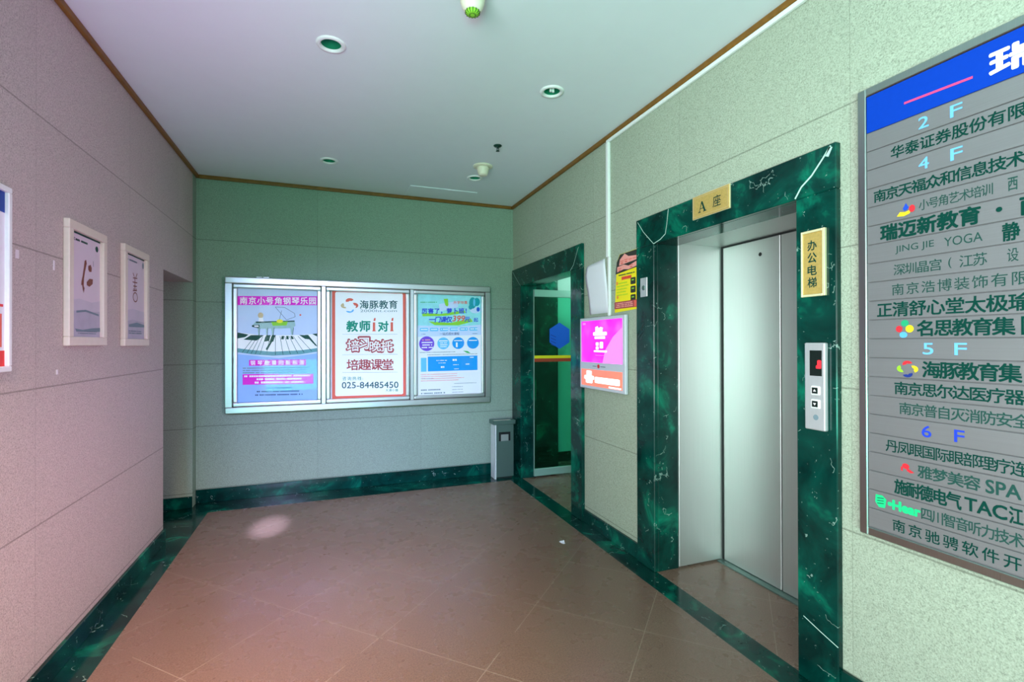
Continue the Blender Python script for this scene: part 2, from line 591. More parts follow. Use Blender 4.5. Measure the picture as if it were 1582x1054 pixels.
class Sheet:
    """a flat printed sheet: drawing coordinates -> metres on a plane in the room"""

    def __init__(self, mb, origin, udir, vdir, ndir, size, quad=None, lift=0.0004):
        self.mb = mb
        self.o, self.u, self.v, self.n = Vector(origin), Vector(udir), Vector(vdir), Vector(ndir)
        self.size = size
        self.lift = lift
        self.H = None
        if quad:      # quad: drawing coordinates of top-left, top-right, bottom-right, bottom-left
            w, h = size
            self.H = homography(quad, [(0, h), (w, h), (w, 0), (0, 0)])
        self.count = 0

    def map(self, p):
        if self.H is None:
            return p
        q = self.H @ np.array([p[0], p[1], 1.0])
        return q[0] / q[2], q[1] / q[2]

    def pt(self, p, layer):
        a, b = self.map(p)
        w, h = self.size
        a = min(max(a, 0.0), w)
        b = min(max(b, 0.0), h)
        return self.o + self.u * a + self.v * b + self.n * (self.lift * layer)

    def poly(self, pts, mat, layer=1):
        self.count += 1
        layer = layer + 0.004 * self.count
        try:
            self.mb.face([self.pt(p, layer) for p in pts], mat)
        except ValueError:
            pass

    def rect(self, x0, y0, x1, y1, mat, layer=1, r=0.0):
        if not r:
            self.poly([(x0, y0), (x1, y0), (x1, y1), (x0, y1)], mat, layer)
            return
        pts = []
        sy = 1 if y1 > y0 else -1
        for cx, cy, a0 in ((x1 - r, y1 - r * sy, 0), (x0 + r, y1 - r * sy, 90), (x0 + r, y0 + r * sy, 180), (x1 - r, y0 + r * sy, 270)):
            for i in range(5):
                a = math.radians(a0 + i * 22.5)
                pts.append((cx + r * math.cos(a), cy + r * sy * math.sin(a)))
        self.poly(pts, mat, layer)

    def disc(self, cx, cy, r, mat, layer=1, ry=None, n=24):
        ry = ry or r
        self.poly([(cx + r * math.cos(2 * PI * i / n), cy + ry * math.sin(2 * PI * i / n)) for i in range(n)], mat, layer)

    def stroke(self, pts, w, mat, layer=1):
        for (x0, y0), (x1, y1) in zip(pts, pts[1:]):
            d = math.hypot(x1 - x0, y1 - y0) or 1
            nx, ny = -(y1 - y0) / d * w / 2, (x1 - x0) / d * w / 2
            self.poly([(x0 + nx, y0 + ny), (x1 + nx, y1 + ny), (x1 - nx, y1 - ny), (x0 - nx, y0 - ny)], mat, layer)

    def text(self, s, x0, ytop, x1, ybot, mat, layer=2, bold=0.0, fit='space', slant=0.0):
        self.count += 1
        layer = layer + 0.004 * self.count
        vv, ff = glyphs(s)
        if len(vv) == 0:
            return
        lo, hi = vv.min(0), vv.max(0)
        if fit == 'space' and len(s) > 1:
            want = (abs(x1 - x0) / abs(ybot - ytop)) * (hi[1] - lo[1])
            v2, _ = glyphs(s, 0.0, 1.1)
            w1, w2 = hi[0] - lo[0], v2[:, 0].max() - v2[:, 0].min()
            sp = 1.0 + (want - w1) / max(1e-6, (w2 - w1)) * 0.1
            sp = min(max(sp, 0.8), 4.0)
            vv, ff = glyphs(s, 0.0, sp)
            lo, hi = vv.min(0), vv.max(0)
        q = (vv - lo) / (hi - lo)
        P = np.empty_like(q)
        P[:, 0] = x0 + q[:, 0] * (x1 - x0)
        P[:, 1] = ybot + q[:, 1] * (ytop - ybot)
        P[:, 0] += q[:, 1] * slant
        i = self.mb.slot(mat)
        em = abs(ytop - ybot) / (hi[1] - lo[1])
        ex, ey = bold * em, bold * em * (1 if ytop > ybot else -1)
        shifts = [(0, 0)]
        if bold > 0:
            shifts = [(ex * math.cos(a), ey * math.sin(a)) for a in (PI / 4, 3 * PI / 4, 5 * PI / 4, 7 * PI / 4)]
            if bold > 0.03:
                shifts += [(ex * math.cos(a), ey * math.sin(a)) for a in (0, PI / 2, PI, 3 * PI / 2)]
        for k, (sx, sy) in enumerate(shifts):
            bv = [self.mb.bm.verts.new(self.pt((p[0] + sx, p[1] + sy), layer + 0.12 * k)) for p in P]
            for f in ff:
                try:
                    nf = self.mb.bm.faces.new([bv[j] for j in f])
                    nf.material_index = i
                except ValueError:
                    pass

    def rows(self, x0, y0, x1, n, pitch, hgt, mat, layer=2, seed=1, gap=0.25, ragged=0.2):
        """rows of tiny unreadable small print"""
        rnd = random.Random(seed)
        for k in range(n):
            x = x0
            xe = x1 - rnd.random() * ragged * (x1 - x0)
            while x < xe:
                w = hgt * rnd.uniform(0.7, 1.1)
                self.rect(x, y0 + k * pitch, x + w, y0 + k * pitch + hgt, mat, layer)
                x += w + hgt * (gap if rnd.random() > 0.12 else 1.2)


# ------------------------------------------------------------------ dimensions of the hall
XL, XR, YB, ZC = -1.175, 2.02, 5.36, 3.10     # left wall, right wall, back wall, ceiling
YF = -3.0                                     # wall behind the camera
FX = 1.99                                     # front of the marble surrounds
L1 = (1.44, 1.63, 2.67, 2.865)                # lift surround: outer, inner, inner, outer
L2 = (3.65, 3.85, 5.05, 5.32)                 # passage doorway surround
HT_IN1, HT_IN2, HT_OUT = 2.15, 2.14, 2.345
NY0, NY1, NZ = 4.385, 5.23, 2.066             # niche in the left wall

# ------------------------------------------------------------------ setting
# floor: brown slabs with dark green border bands
mb = MB(M['floor'], M['marble'])


def fl(x0, x1, y0, y1, m):
    mb.face([(x0, y0, 0), (x1, y0, 0), (x1, y1, 0), (x0, y1, 0)], M[m])


B0, B1, BY = -1.012, 1.862, 5.03
fl(XL, B0, YF, YB, 'marble')
fl(B0, B1, YF, BY, 'floor')
fl(B0, XR - 0.01, BY, YB, 'marble')
fl(B1, XR - 0.01, YF, BY, 'marble')
fl(-2.7, XL, NY0 - 0.05, NY1 + 0.05, 'marble')
fl(XR - 0.01, 4.2, 1.55, 2.75, 'floor')
fl(XR - 0.01, 4.2, 2.75, 6.1, 'floor')
tag(mb.build('floor'), 'polished brown stone slabs laid diagonally with dark green border', kind='structure')

# ceiling with holes for the downlights
LAMPS = [(0.010, 2.775), (1.325, 2.81), (0.0, 4.55), (1.32, 4.54)]
RH = 0.052
mb = MB(M['ceiling'])
bmc = mb.bm
edges = []


def loop(pts):
    v = [bmc.verts.new(p) for p in pts]
    for i in range(len(v)):
        edges.append(bmc.edges.new((v[i], v[(i + 1) % len(v)])))


loop([(XL - 0.1, YF, ZC), (XR + 0.1, YF, ZC), (XR + 0.1, YB + 0.1, ZC), (XL - 0.1, YB + 0.1, ZC)])
for cx, cy in LAMPS:
    loop([(cx + RH * math.cos(2 * PI * i / 32), cy + RH * math.sin(2 * PI * i / 32), ZC) for i in range(32)])
bmesh.ops.triangle_fill(bmc, use_beauty=True, use_dissolve=False, edges=edges, normal=(0, 0, -1))
tag(mb.build('ceiling'), 'flat white painted ceiling', kind='structure')

# walls
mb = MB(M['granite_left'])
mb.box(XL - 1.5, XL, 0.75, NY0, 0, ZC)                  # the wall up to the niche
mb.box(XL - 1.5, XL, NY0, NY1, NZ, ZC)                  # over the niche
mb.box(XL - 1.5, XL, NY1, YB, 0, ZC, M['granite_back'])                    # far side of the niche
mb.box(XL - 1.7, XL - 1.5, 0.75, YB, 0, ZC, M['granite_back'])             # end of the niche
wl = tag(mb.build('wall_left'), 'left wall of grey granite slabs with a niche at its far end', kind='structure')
mb = MB(M['chip'])
for yy, zz, w, h in ((2.535, 1.863, 0.022, 0.035), (2.815, 1.86, 0.013, 0.045), (2.845, 1.372, 0.016, 0.022)):
    mb.box(XL, XL + 0.0015, yy - w / 2, yy + w / 2, zz - h / 2, zz + h / 2)
mb.build('glue_mark', wl)['label'] = 'white glue residue spots on the granite'

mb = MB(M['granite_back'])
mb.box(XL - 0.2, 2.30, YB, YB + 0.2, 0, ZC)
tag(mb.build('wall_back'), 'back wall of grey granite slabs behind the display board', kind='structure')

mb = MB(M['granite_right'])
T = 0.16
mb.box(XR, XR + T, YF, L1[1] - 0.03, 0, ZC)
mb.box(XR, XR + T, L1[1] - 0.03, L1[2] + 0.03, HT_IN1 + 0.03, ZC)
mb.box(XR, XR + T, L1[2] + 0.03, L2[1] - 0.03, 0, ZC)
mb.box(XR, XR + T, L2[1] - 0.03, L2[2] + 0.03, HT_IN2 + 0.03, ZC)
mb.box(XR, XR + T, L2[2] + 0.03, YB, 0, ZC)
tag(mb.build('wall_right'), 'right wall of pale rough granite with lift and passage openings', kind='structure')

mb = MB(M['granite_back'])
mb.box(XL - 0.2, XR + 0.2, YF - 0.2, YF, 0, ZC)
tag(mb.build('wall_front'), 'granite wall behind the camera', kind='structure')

# baseboards
SK = 0.105
mb = MB(M['marble'])
mb.box(XL, XL + 0.018, 0.75, NY0 + 0.0, 0, SK, bevel=0.002)
mb.box(XL - 1.4, XL, NY1 - 0.018, NY1, 0, SK, bevel=0.002)
tag(mb.build('baseboard_left'), 'dark green marble skirting along the left wall', kind='structure')
mb = MB(M['marble'])
mb.box(XL, XR - 0.04, YB - 0.018, YB, 0, 0.125, bevel=0.002)
tag(mb.build('baseboard_back'), 'dark green marble skirting under the display board', kind='structure')
mb = MB(M['marble'])
mb.box(XR - 0.018, XR, L1[3], L2[0], 0, SK, bevel=0.002)
mb.box(XR - 0.018, XR, YF, L1[0], 0, 0.13, bevel=0.002)
tag(mb.build('baseboard_right'), 'dark green marble skirting along the right wall', kind='structure')

# wooden ceiling mouldings
mh, mt = 0.035, 0.024
mb = MB(M['wood'])
mb.box(XL, XL + mt, YF, YB, ZC - mh, ZC, bevel=0.006, seg=2)
tag(mb.build('trim_1'), 'brown wooden ceiling moulding over the left wall', kind='structure')
mb = MB(M['wood'])
mb.box(XL + mt, XR - mt, YB - mt, YB, ZC - mh, ZC, bevel=0.006, seg=2)
tag(mb.build('trim_2'), 'brown wooden ceiling moulding over the back wall', kind='structure')
mb = MB(M['wood'])
mb.box(XR - mt, XR, YF, YB, ZC - mh, ZC, bevel=0.006, seg=2)
tag(mb.build('trim_3'), 'brown wooden ceiling moulding over the right wall', kind='structure')


# marble surrounds
def surround(name, Ls, hin, hout, depth, label, veins=()):
    a, b, c, d = Ls
    m = MB(M['marble'], M['marble_vein'])
    bv = 0.004
    m.box(FX, XR, a, b, 0, hin, bevel=bv)
    m.box(FX, XR, c, d, 0, hin, bevel=bv)
    m.box(FX, XR, a, d, hin, hout, bevel=bv)
    m.box(XR, XR + depth, b - 0.03, b, 0, hin, bevel=0.001)
    m.box(XR, XR + depth, c, c + 0.03, 0, hin, bevel=0.001)
    m.box(XR, XR + depth, b, c, hin, hin + 0.03, bevel=0.001)
    for pts, w in veins:
        for (y0, z0), (y1, z1) in zip(pts, pts[1:]):
            L = math.hypot(y1 - y0, z1 - z0)
            ny, nz = -(z1 - z0) / L * w / 2, (y1 - y0) / L * w / 2
            x = FX - 0.0006
            m.face([(x, y0 + ny, z0 + nz), (x, y1 + ny, z1 + nz), (x, y1 - ny, z1 - nz), (x, y0 - ny, z0 - nz)], M['marble_vein'])
    return tag(m.build(name), label, kind='structure')


surround('trim_4', L1, HT_IN1, HT_OUT, T, 'dark green veined marble surround of the lift', veins=[
    ([(1.462, 2.335), (1.50, 2.29), (1.55, 2.235), (1.60, 2.20), (1.632, 2.155)], 0.008),
    ([(1.462, 2.33), (1.48, 2.295)], 0.018),
    ([(2.52, 2.34), (2.535, 2.25), (2.55, 2.19), (2.60, 2.165), (2.67, 2.15)], 0.005),
    ([(2.845, 2.33), (2.78, 2.25), (2.67, 2.15)], 0.004),
    ([(1.44, 0.226), (1.52, 0.25), (1.60, 0.277)], 0.004),
])
surround('trim_5', L2, HT_IN2, HT_OUT, T, 'dark green veined marble surround of the passage doorway', veins=[
    ([(3.70, 2.32), (3.74, 2.26), (3.79, 2.18), (3.85, 2.14)], 0.004),
    ([(5.05, 2.14), (5.20, 2.25), (5.30, 2.33)], 0.003),
])

# passage behind the doorway
mb = MB(M['marble'], M['paint_pale'])
mb.box(XR + T, 2.60, 5.36, 5.56, 0, 2.6, M['marble'])
mb.box(2.60, 4.2, 5.62, 5.80, 0, 2.6, M['paint_pale'])
mb.box(2.60, 4.2, 5.60, 5.62, 0, 0.12, M['marble'])
mb.box(XR + T, 4.2, 3.45, 3.55, 0, 2.6, M['paint_pale'])
mb.box(4.2, 4.3, 3.45, 5.8, 0, 2.6, M['paint_pale'])
mb.box(XR + T, 4.2, 3.45, 5.8, 2.5, 2.6, M['paint_pale'])
tag(mb.build('wall_passage'), 'dim side passage seen through the glass door', kind='structure')
pl = bpy.data.lights.new('passage_lamp', 'POINT')
_p = RIG['passage']
pl.energy = max(_p)
pl.shadow_soft_size = 0.12
pl.color = tuple(c / max(_p) for c in _p)
plo = bpy.data.objects.new('passage_lamp', pl)
C.objects.link(plo)
plo.location = (3.05, 4.75, 2.3)

# ------------------------------------------------------------------ lift: door_1
DX = 2.545
lift = thing('door_1', (DX, 2.15, 0), 'closed brushed steel lift door set deep in the green marble surround', None)
lift['kind'] = 'structure'
mb = MB(M['steel'])
HS = HT_IN1 + 0.012
mb.box(XR + T, DX + 0.01, 2.66, 2.72, 0.012, HS + 0.05, bevel=0.002)
mb.box(XR + T, DX + 0.01, 1.58, 1.64, 0.012, HS + 0.05, bevel=0.002)
mb.box(XR + T, DX + 0.01, 1.64, 2.66, HS, HS + 0.05, bevel=0.002)
mb.build('door_jamb', lift)
for y0, y1 in ((1.60, 2.184), (2.192, 2.66)):
    m = MB(M['steel'])
    m.box(DX, DX + 0.035, y0, y1, 0.010, HS + 0.02, bevel=0.003)
    leaf = m.build('door_leaf', lift)
    if y1 > 2.5:
        k = MB(M['gap'])
        k.lathe(0, 0, [(0.012, -0.001), (0.012, 0.0015)], n=16)
        bmesh.ops.rotate(k.bm, verts=k.bm.verts[:], cent=(0, 0, 0), matrix=Matrix.Rotation(-PI / 2, 3, 'Y'))
        bmesh.ops.translate(k.bm, verts=k.bm.verts[:], vec=(DX, 2.335, 2.058))
        k.build('key_hole', leaf)['label'] = 'small dark key hole high on the leaf'
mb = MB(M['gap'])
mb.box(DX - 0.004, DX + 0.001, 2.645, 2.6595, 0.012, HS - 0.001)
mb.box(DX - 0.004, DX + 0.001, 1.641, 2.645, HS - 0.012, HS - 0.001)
mb.build('gap_strip', lift)  # dark strips stand in for the shaded gap around the leaf
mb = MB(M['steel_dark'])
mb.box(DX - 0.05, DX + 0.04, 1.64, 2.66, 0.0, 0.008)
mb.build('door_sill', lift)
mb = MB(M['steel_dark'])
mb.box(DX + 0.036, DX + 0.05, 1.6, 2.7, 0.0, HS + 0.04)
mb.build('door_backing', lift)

# ------------------------------------------------------------------ glass door: door_2
GY = 5.02
gd = thing('door_2', (2.2, GY, 0), 'green tinted glass door standing open in the passage doorway', None)
gd['kind'] = 'structure'
GX0, GX1, GT = 2.142, 3.00, 0.012
mb = MB(M['glass_door'])
mb.box(GX0, GX1, GY, GY + GT, 0.10, 2.02)
mb.build('glass_pane', gd)
mb = MB(M['rail'])
mb.box(GX0, GX1, GY - 0.012, GY + GT + 0.012, 0.018, 0.10, bevel=0.003)
mb.build('bottom_rail', gd)
mb = MB(M['rail'])
mb.box(GX0, GX1, GY - 0.012, GY + GT + 0.012, 2.02, 2.10, bevel=0.003)
mb.build('top_rail', gd)
mb = MB(M['rail'])
mb.box(GX0 - 0.006, GX0, GY - 0.006, GY + GT + 0.006, 0.018, 2.10, bevel=0.002)
mb.build('door_edge', gd)
mb = MB(M['stripe_yellow'], M['stripe_red'])
mb.box(GX0, GX1, GY - 0.0015, GY - 0.0003, 1.33, 1.362, M['stripe_yellow'])
mb.box(GX0, GX1, GY - 0.0015, GY - 0.0003, 1.292, 1.33, M['stripe_red'])
mb.build('warning_tape', gd)['label'] = 'yellow and red warning tape across the glass'
mb = MB(M['sticker_blue'], M['sticker_blue2'])
hexp = []
for i in range(6):
    a = math.radians(90 + 60 * i)
    hexp.append((2.455 + 0.145 * math.cos(a), GY - 0.001, 1.585 + 0.150 * math.sin(a)))
mb.face(hexp, M['sticker_blue'])
for k in range(4):
    mb.face([(2.345, GY - 0.0014, 1.60 - 0.035 * k), (2.41, GY - 0.0014, 1.575 - 0.035 * k), (2.41, GY - 0.0014, 1.565 - 0.035 * k), (2.345, GY - 0.0014, 1.59 - 0.035 * k)], M['sticker_blue2'])
mb.build('sticker', gd)['label'] = 'blue hexagonal sticker on the glass'

# ------------------------------------------------------------------ display board with three bays
K = (YB - 0.075) / YB


def bk(x, z):                       # measured on the wall plane -> on the board's front plane
    return x * K, 1.5 + (z - 1.5) * K


FY = YB - 0.075
board = thing('display_board', (0.4, YB, 0.83), 'wide aluminium three-bay display case hung on the back wall', 'display case')
x0, z0 = bk(-0.94, 0.823)
x1, z1 = bk(1.742, 2.15)
BW = 0.062
mb = MB(M['alu'])
mb.box(x0, x1, FY, YB, z1 - BW, z1, bevel=0.008, seg=2)
mb.box(x0, x1, FY, YB, z0, z0 + BW, bevel=0.008, seg=2)
mb.box(x0, x0 + BW, FY + 0.001, YB, z0 + BW, z1 - BW, bevel=0.004)
mb.box(x1 - BW, x1, FY + 0.001, YB, z0 + BW, z1 - BW, bevel=0.004)
dv = [bk(-0.053, 1.5)[0], bk(0.845, 1.5)[0]]
for d in dv:
    mb.box(d - 0.02, d + 0.02, FY + 0.004, YB, z0 + BW, z1 - BW, bevel=0.003)
mb.build('outer_frame', board)
mb = MB(M['paper'])
mb.box(x0 + 0.03, x1 - 0.03, YB - 0.02, YB, z0 + 0.03, z1 - 0.03)
mb.build('back_panel', board)
bays = [(x0 + BW, dv[0] - 0.02), (dv[0] + 0.02, dv[1] - 0.02), (dv[1] + 0.02, x1 - BW)]
for i, (a, b) in enumerate(bays):
    zb, zt = z0 + BW, z1 - BW
    w = 0.042
    m = MB(M['alu'])
    e = 0.002
    m.box(a + e, b - e, FY + 0.006, YB - 0.03, zt - w, zt - e, bevel=0.010, seg=3)
    m.box(a + e, b - e, FY + 0.006, YB - 0.03, zb + e, zb + w, bevel=0.010, seg=3)
    m.box(a + e, a + w, FY + 0.006, YB - 0.03, zb + w, zt - w, bevel=0.010, seg=3)
    m.box(b - w, b - e, FY + 0.006, YB - 0.03, zb + w, zt - w, bevel=0.010, seg=3)
    d = m.build('case_door', board)
    g = MB(M['glass_clear'])
    g.box(a + w - 0.004, b - w + 0.004, FY + 0.030, FY + 0.033, zb + w - 0.004, zt - w + 0.004)
    g.build('glass_pane', d)
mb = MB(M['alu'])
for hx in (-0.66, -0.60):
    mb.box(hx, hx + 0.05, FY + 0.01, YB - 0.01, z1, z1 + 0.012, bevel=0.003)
mb.build('highlight_block', board)  # blocks added where the frame top shows a bright highlight

PY = YB - 0.0215                    # front of the posters


def pk(x, z):
    k = PY / YB
    return x * k, 1.5 + (z - 1.5) * k


def poster_sheet(xl, xr, zb, zt, quad, base):
    a, c = pk(xl, zb)
    b, d = pk(xr, zt)
    m = MB(base)
    m.box(a, b, PY, PY + 0.0012, c, d, base)
    return m, Sheet(m, (a, PY, c), (1, 0, 0), (0, 0, 1), (0, -1, 0), (b - a, d - c), quad, 0.0005)


# poster 1: piano (drawing coordinates in a 801 x 1054 sketch of the bay)
m, S = poster_sheet(-0.850, -0.095, 0.905, 2.035, [(155, 140), (675, 155), (675, 882), (152, 893)], M['sky_wash'])
S.rect(150, 130, 690, 260, M['sky_wash'], 1)
S.poly([(150, 250), (680, 250), (680, 360), (420, 300), (150, 380)], M['sky_wash'], 1)
S.poly([(150, 560), (420, 590), (680, 560), (690, 900), (140, 900)], M['sky_wash2'], 1)
S.rect(166, 188, 666, 246, M['magenta'], 2)
S.text('南京小号角钢琴乐园', 184, 194, 654, 241, M['white_ink'], 3, 0.02)
# keyboard
S.poly([(158, 420), (290, 438), (430, 442), (560, 440), (675, 432), (675, 535), (560, 552), (380, 560), (250, 550), (158, 528)], M['white_ink'], 2)
S.poly([(158, 522), (250, 535), (380, 548), (560, 540), (675, 525), (675, 548), (560, 566), (380, 574), (250, 562), (158, 548)], M['teal_print'], 3)
for xa in (196, 224, 250, 276, 305, 345, 400, 448, 494, 540, 580, 628):
    t = (xa - 400) / 250.0
    S.stroke([(400 + (xa - 400) * 0.62, 448), (xa, 570 - 28 * t * t)], 3.0, M['ink_green'], 4)
for q in ([(160, 420), (235, 436), (215, 452), (160, 462)], [(250, 440), (330, 440), (285, 475), (205, 468)],
          [(345, 440), (372, 440), (360, 478), (332, 482)], [(380, 440), (400, 440), (388, 482), (362, 488)],
          [(440, 446), (455, 446), (452, 468), (436, 468)], [(468, 446), (482, 446), (484, 468), (468, 468)], [(494, 446), (506, 446), (516, 466), (500, 468)],
          [(548, 440), (590, 442), (620, 470), (585, 466)], [(585, 440), (605, 440), (668, 520), (650, 510)], [(630, 434), (674, 430), (674, 456), (660, 450)],
          [(395, 440), (404, 440), (350, 540), (340, 530)]):
    S.poly(q, M['ink_green'], 5)
# grand piano
S.poly([(255, 380), (280, 352), (520, 346), (526, 380), (505, 396), (300, 400)], M['grey_print'], 6)
S.poly([(280, 352), (520, 346), (520, 354), (282, 362)], M['ink_green'], 7)
S.poly([(256, 376), (300, 372), (304, 380), (300, 396), (256, 386)], M['ink_green'], 7)
S.poly([(270, 378), (296, 376), (298, 388), (272, 386)], M['white_ink'], 8)
S.poly([(375, 356), (478, 352), (470, 378), (385, 380)], M['lime'], 7)
S.disc(428, 350, 20, M['yellow'], 8, 12)
S.poly([(400, 258), (445, 275), (520, 300), (526, 322), (470, 340)], M['sky_wash'], 6)
for st in ([(400, 258), (470, 342)], [(400, 258), (460, 262), (520, 300)], [(520, 300), (524, 322), (470, 342)], [(440, 280), (426, 340)]):
    S.stroke(st, 3, M['ink_grey'], 8)
for lx, w in ((298, 14), (348, 14), (384, 20), (504, 22)):
    S.poly([(lx - w / 2, 394), (lx + w / 2, 392), (lx + w * 0.2, 440), (lx - w * 0.2, 440)], M['grey_print'], 6)
    S.stroke([(lx + w * 0.45, 392), (lx + w * 0.2, 440)], 3, M['ink_green'], 7)
S.disc(310, 312, 17, M['tan'], 7, 19)
S.poly([(300, 328), (322, 328), (330, 352), (296, 352)], M['white_ink'], 7)
S.disc(556, 310, 6, M['coral'], 7)
S.rect(238, 600, 592, 638, M['magenta'], 2)
S.text('钢琴教育的新标准', 246, 604, 580, 634, M['white_ink'], 3, 0.02)
S.rows(200, 650, 630, 3, 15, 6, M['ink_grey'], 2, 3)
S.rect(198, 696, 638, 760, M['magenta'], 2)
S.rect(198, 692, 420, 700, M['magenta'], 2)
S.rows(208, 700, 630, 1, 20, 11, M['white_ink'], 3, 4, 0.2, 0.02)
S.rows(284, 720, 560, 1, 20, 11, M['white_ink'], 3, 5, 0.2, 0.02)
S.rows(272, 741, 582, 1, 20, 12, M['white_ink'], 3, 6, 0.2, 0.02)
S.rows(345, 780, 508, 1, 20, 8, M['ink_navy'], 2, 7, 0.3, 0.05)
S.rows(285, 802, 560, 1, 20, 8, M['ink_navy'], 2, 8, 0.3, 0.05)
S.rows(275, 824, 575, 1, 20, 8, M['ink_navy'], 2, 9, 0.3, 0.05)
tag(m.build('poster', lit=0.17, origin=(-0.47, PY + 0.001, 0.92)), 'pale blue piano school poster with magenta bars in leftmost bay of display case', 'poster', 'posters in the display case')

# poster 2: red bordered tutoring poster
m, S = poster_sheet(0.028, 0.775, 0.928, 2.069, [(82, 42), (691, 66), (685, 962), (87, 980)], M['coral'])
S.poly([(118, 72), (662, 90), (668, 98), (665, 936), (655, 944), (120, 955), (112, 946), (108, 82)], M['white_ink'], 1)
for (cx, cy, a0, mat) in ((228, 150, 20, 'coral'), (265, 190, -70, 'coral'), (228, 228, 200, 'logo_azure'), (188, 190, 110, 'tan')):
    pts = []
    for i in range(9):
        a = math.radians(a0 + 180 * i / 8)
        pts.append((cx + 34 * math.cos(a), cy - 24 * math.sin(a)))
    for i in range(8, -1, -1):
        a = math.radians(a0 + 20 + 150 * i / 8)
        pts.append((cx + 12 * math.cos(a) + 4, cy + 6 - 6 * math.sin(a)))
    S.poly(pts, M[mat], 2)
S.text('海豚教育', 312, 146, 622, 218, M['slate_ink'], 2, 0.022)
S.text('2000ht.com', 314, 225, 618, 247, M['ink_grey'], 2, 0.0, 'stretch')
S.text('教师', 203, 322, 396, 412, M['teal_ink'], 2, 0.035)
S.text('对', 463, 326, 545, 412, M['teal_ink'], 2, 0.035)
for cx in (430, 577):
    S.poly([(cx - 12, 335), (cx + 8, 335), (cx + 8, 400), (cx + 14, 412), (cx - 18, 412), (cx - 12, 400)], M['coral'], 3)
    S.poly([(cx - 2, 300), (cx + 12, 296), (cx + 10, 322), (cx - 6, 324)], M['coral'], 3)
for yy in (436, 608, 758):
    S.rect(168, yy - 1, 622, yy + 1, M['ink_grey'], 2)
for (ch, xa, xb, ya, yb) in (('培', 208, 308, 484, 578), ('习', 306, 386, 466, 562), ('晚', 392, 484, 494, 582), ('托', 484, 578, 490, 582)):
    S.text(ch, xa - 6, ya - 6, xb + 6, yb + 6, M['maroon'], 2, 0.075, 'stretch')
    S.text(ch, xa, ya, xb, yb, M['white_ink'], 3, 0.012, 'stretch')
for (ch, xa, xb) in (('培', 205, 300), ('趣', 300, 402), ('课', 402, 494), ('堂', 492, 585)):
    S.text(ch, xa, 648, xb, 738, M['maroon'], 2, 0.024, 'stretch')
S.text('咨询热线:', 170, 792, 338, 824, M['teal_ink'], 2, 0.008)
S.text('025-84485450', 166, 838, 626, 890, M['slate_ink'], 2, 0.012, 'stretch')
S.text('大通小镇', 522, 898, 622, 920, M['teal_ink'], 2, 0.01)
tag(m.build('poster', lit=0.17, origin=(0.4, PY + 0.001, 0.92)), 'white tutoring poster with a red border and phone number in middle bay', 'poster', 'posters in the display case')

# poster 3: blue course poster
m, S = poster_sheet(0.888, 1.632, 0.915, 2.042, [(30, 22), (645, 42), (640, 1000), (25, 1000)], M['paper'])
S.poly([(10, 10), (660, 10), (660, 330), (400, 350), (10, 330)], M['aqua'], 1)
S.poly([(10, 320), (400, 340), (660, 320), (660, 420), (10, 430)], M['sky_wash'], 1)
S.poly([(240, 120), (420, 90), (420, 150), (250, 190)], M['sky_wash'], 2)
S.disc(585, 180, 50, M['sky_wash'], 2, 30)
S.rows(70, 98, 215, 1, 10, 8, M['leaf'], 2, 11, 0.3, 0.0)
S.poly([(285, 70), (325, 68), (330, 130), (318, 145), (300, 130)], M['lime'], 3)
S.text('开学特惠', 378, 90, 508, 120, M['coral'], 3, 0.02)
for cx, cy, rx, ry in ((560, 110, 34, 55), (600, 100, 30, 40), (540, 150, 20, 24)):
    S.disc(cx, cy, rx, M['teal_blob'], 3, ry)
S.disc(612, 172, 16, M['sticker_blue'], 3, 22)
S.disc(575, 105, 10, M['cyan_lite'], 4, 38)
S.poly([(80, 200), (250, 215), (480, 180), (495, 205), (300, 232), (90, 236)], M['lime'], 3)
S.poly([(145, 285), (350, 300), (540, 260), (560, 290), (420, 325), (200, 320)], M['lime'], 3)
S.text('厉害了，萝卜班！', 82, 160, 500, 212, M['blue_ink'], 4, 0.035)
S.text('一门课仅', 146, 240, 360, 294, M['blue_ink'], 4, 0.035, slant=6)
S.text('399', 366, 232, 478, 286, M['coral'], 4, 0.03, 'stretch', slant=10)
S.text('元', 480, 246, 535, 290, M['blue_ink'], 4, 0.035)
S.text('起', 570, 254, 610, 292, M['blue_ink'], 4, 0.03)
for k in range(6):
    xa = 62 + 93 * k
    S.rect(xa, 346, xa + 78, 378, M['cyan_lite'], 2, 8)
    S.rows(xa + 10, 356, xa + 70, 1, 10, 10, M['white_ink'], 3, 20 + k, 0.3, 0.0)
S.text('一站式成长课程', 246, 392, 430, 418, M['ink_navy'], 3, 0.01)
S.rows(75, 402, 110, 1, 10, 6, M['ink_grey'], 3, 30, 0.3, 0)
S.rows(555, 404, 600, 1, 10, 6, M['ink_grey'], 3, 31, 0.3, 0)
S.disc(125, 496, 70, M['violet'], 3)
for k in range(4):
    S.rows(85 - 6 * (k % 2), 455 + 24 * k, 168 + 6 * (k % 2), 1, 10, 11, M['flyer_pink'] if k == 0 else M['white_ink'], 4, 40 + k, 0.25, 0)
for j, (cx, mt_) in enumerate(((280, 'cyan_lite'), (420, 'cyan'), (560, 'cyan'))):
    S.disc(cx, 496, 57, M[mt_], 3)
    S.rect(cx - 40, 468, cx + 40, 476, M['white_ink'], 4)
    if j == 0:
        for k in range(3):
            S.rows(cx - 30, 488 + 18 * k, cx + 30, 1, 10, 8, M['white_ink'], 4, 50 + k, 0.3, 0)
    if j == 1:
        S.rect(cx - 22, 490, cx - 6, 535, M['white_ink'], 4)
S.poly([(465, 570), (510, 575), (538, 598), (500, 592)], M['leaf'], 3)
S.rows(60, 576, 400, 1, 10, 6, M['ink_grey'], 3, 60, 0.4, 0.1)
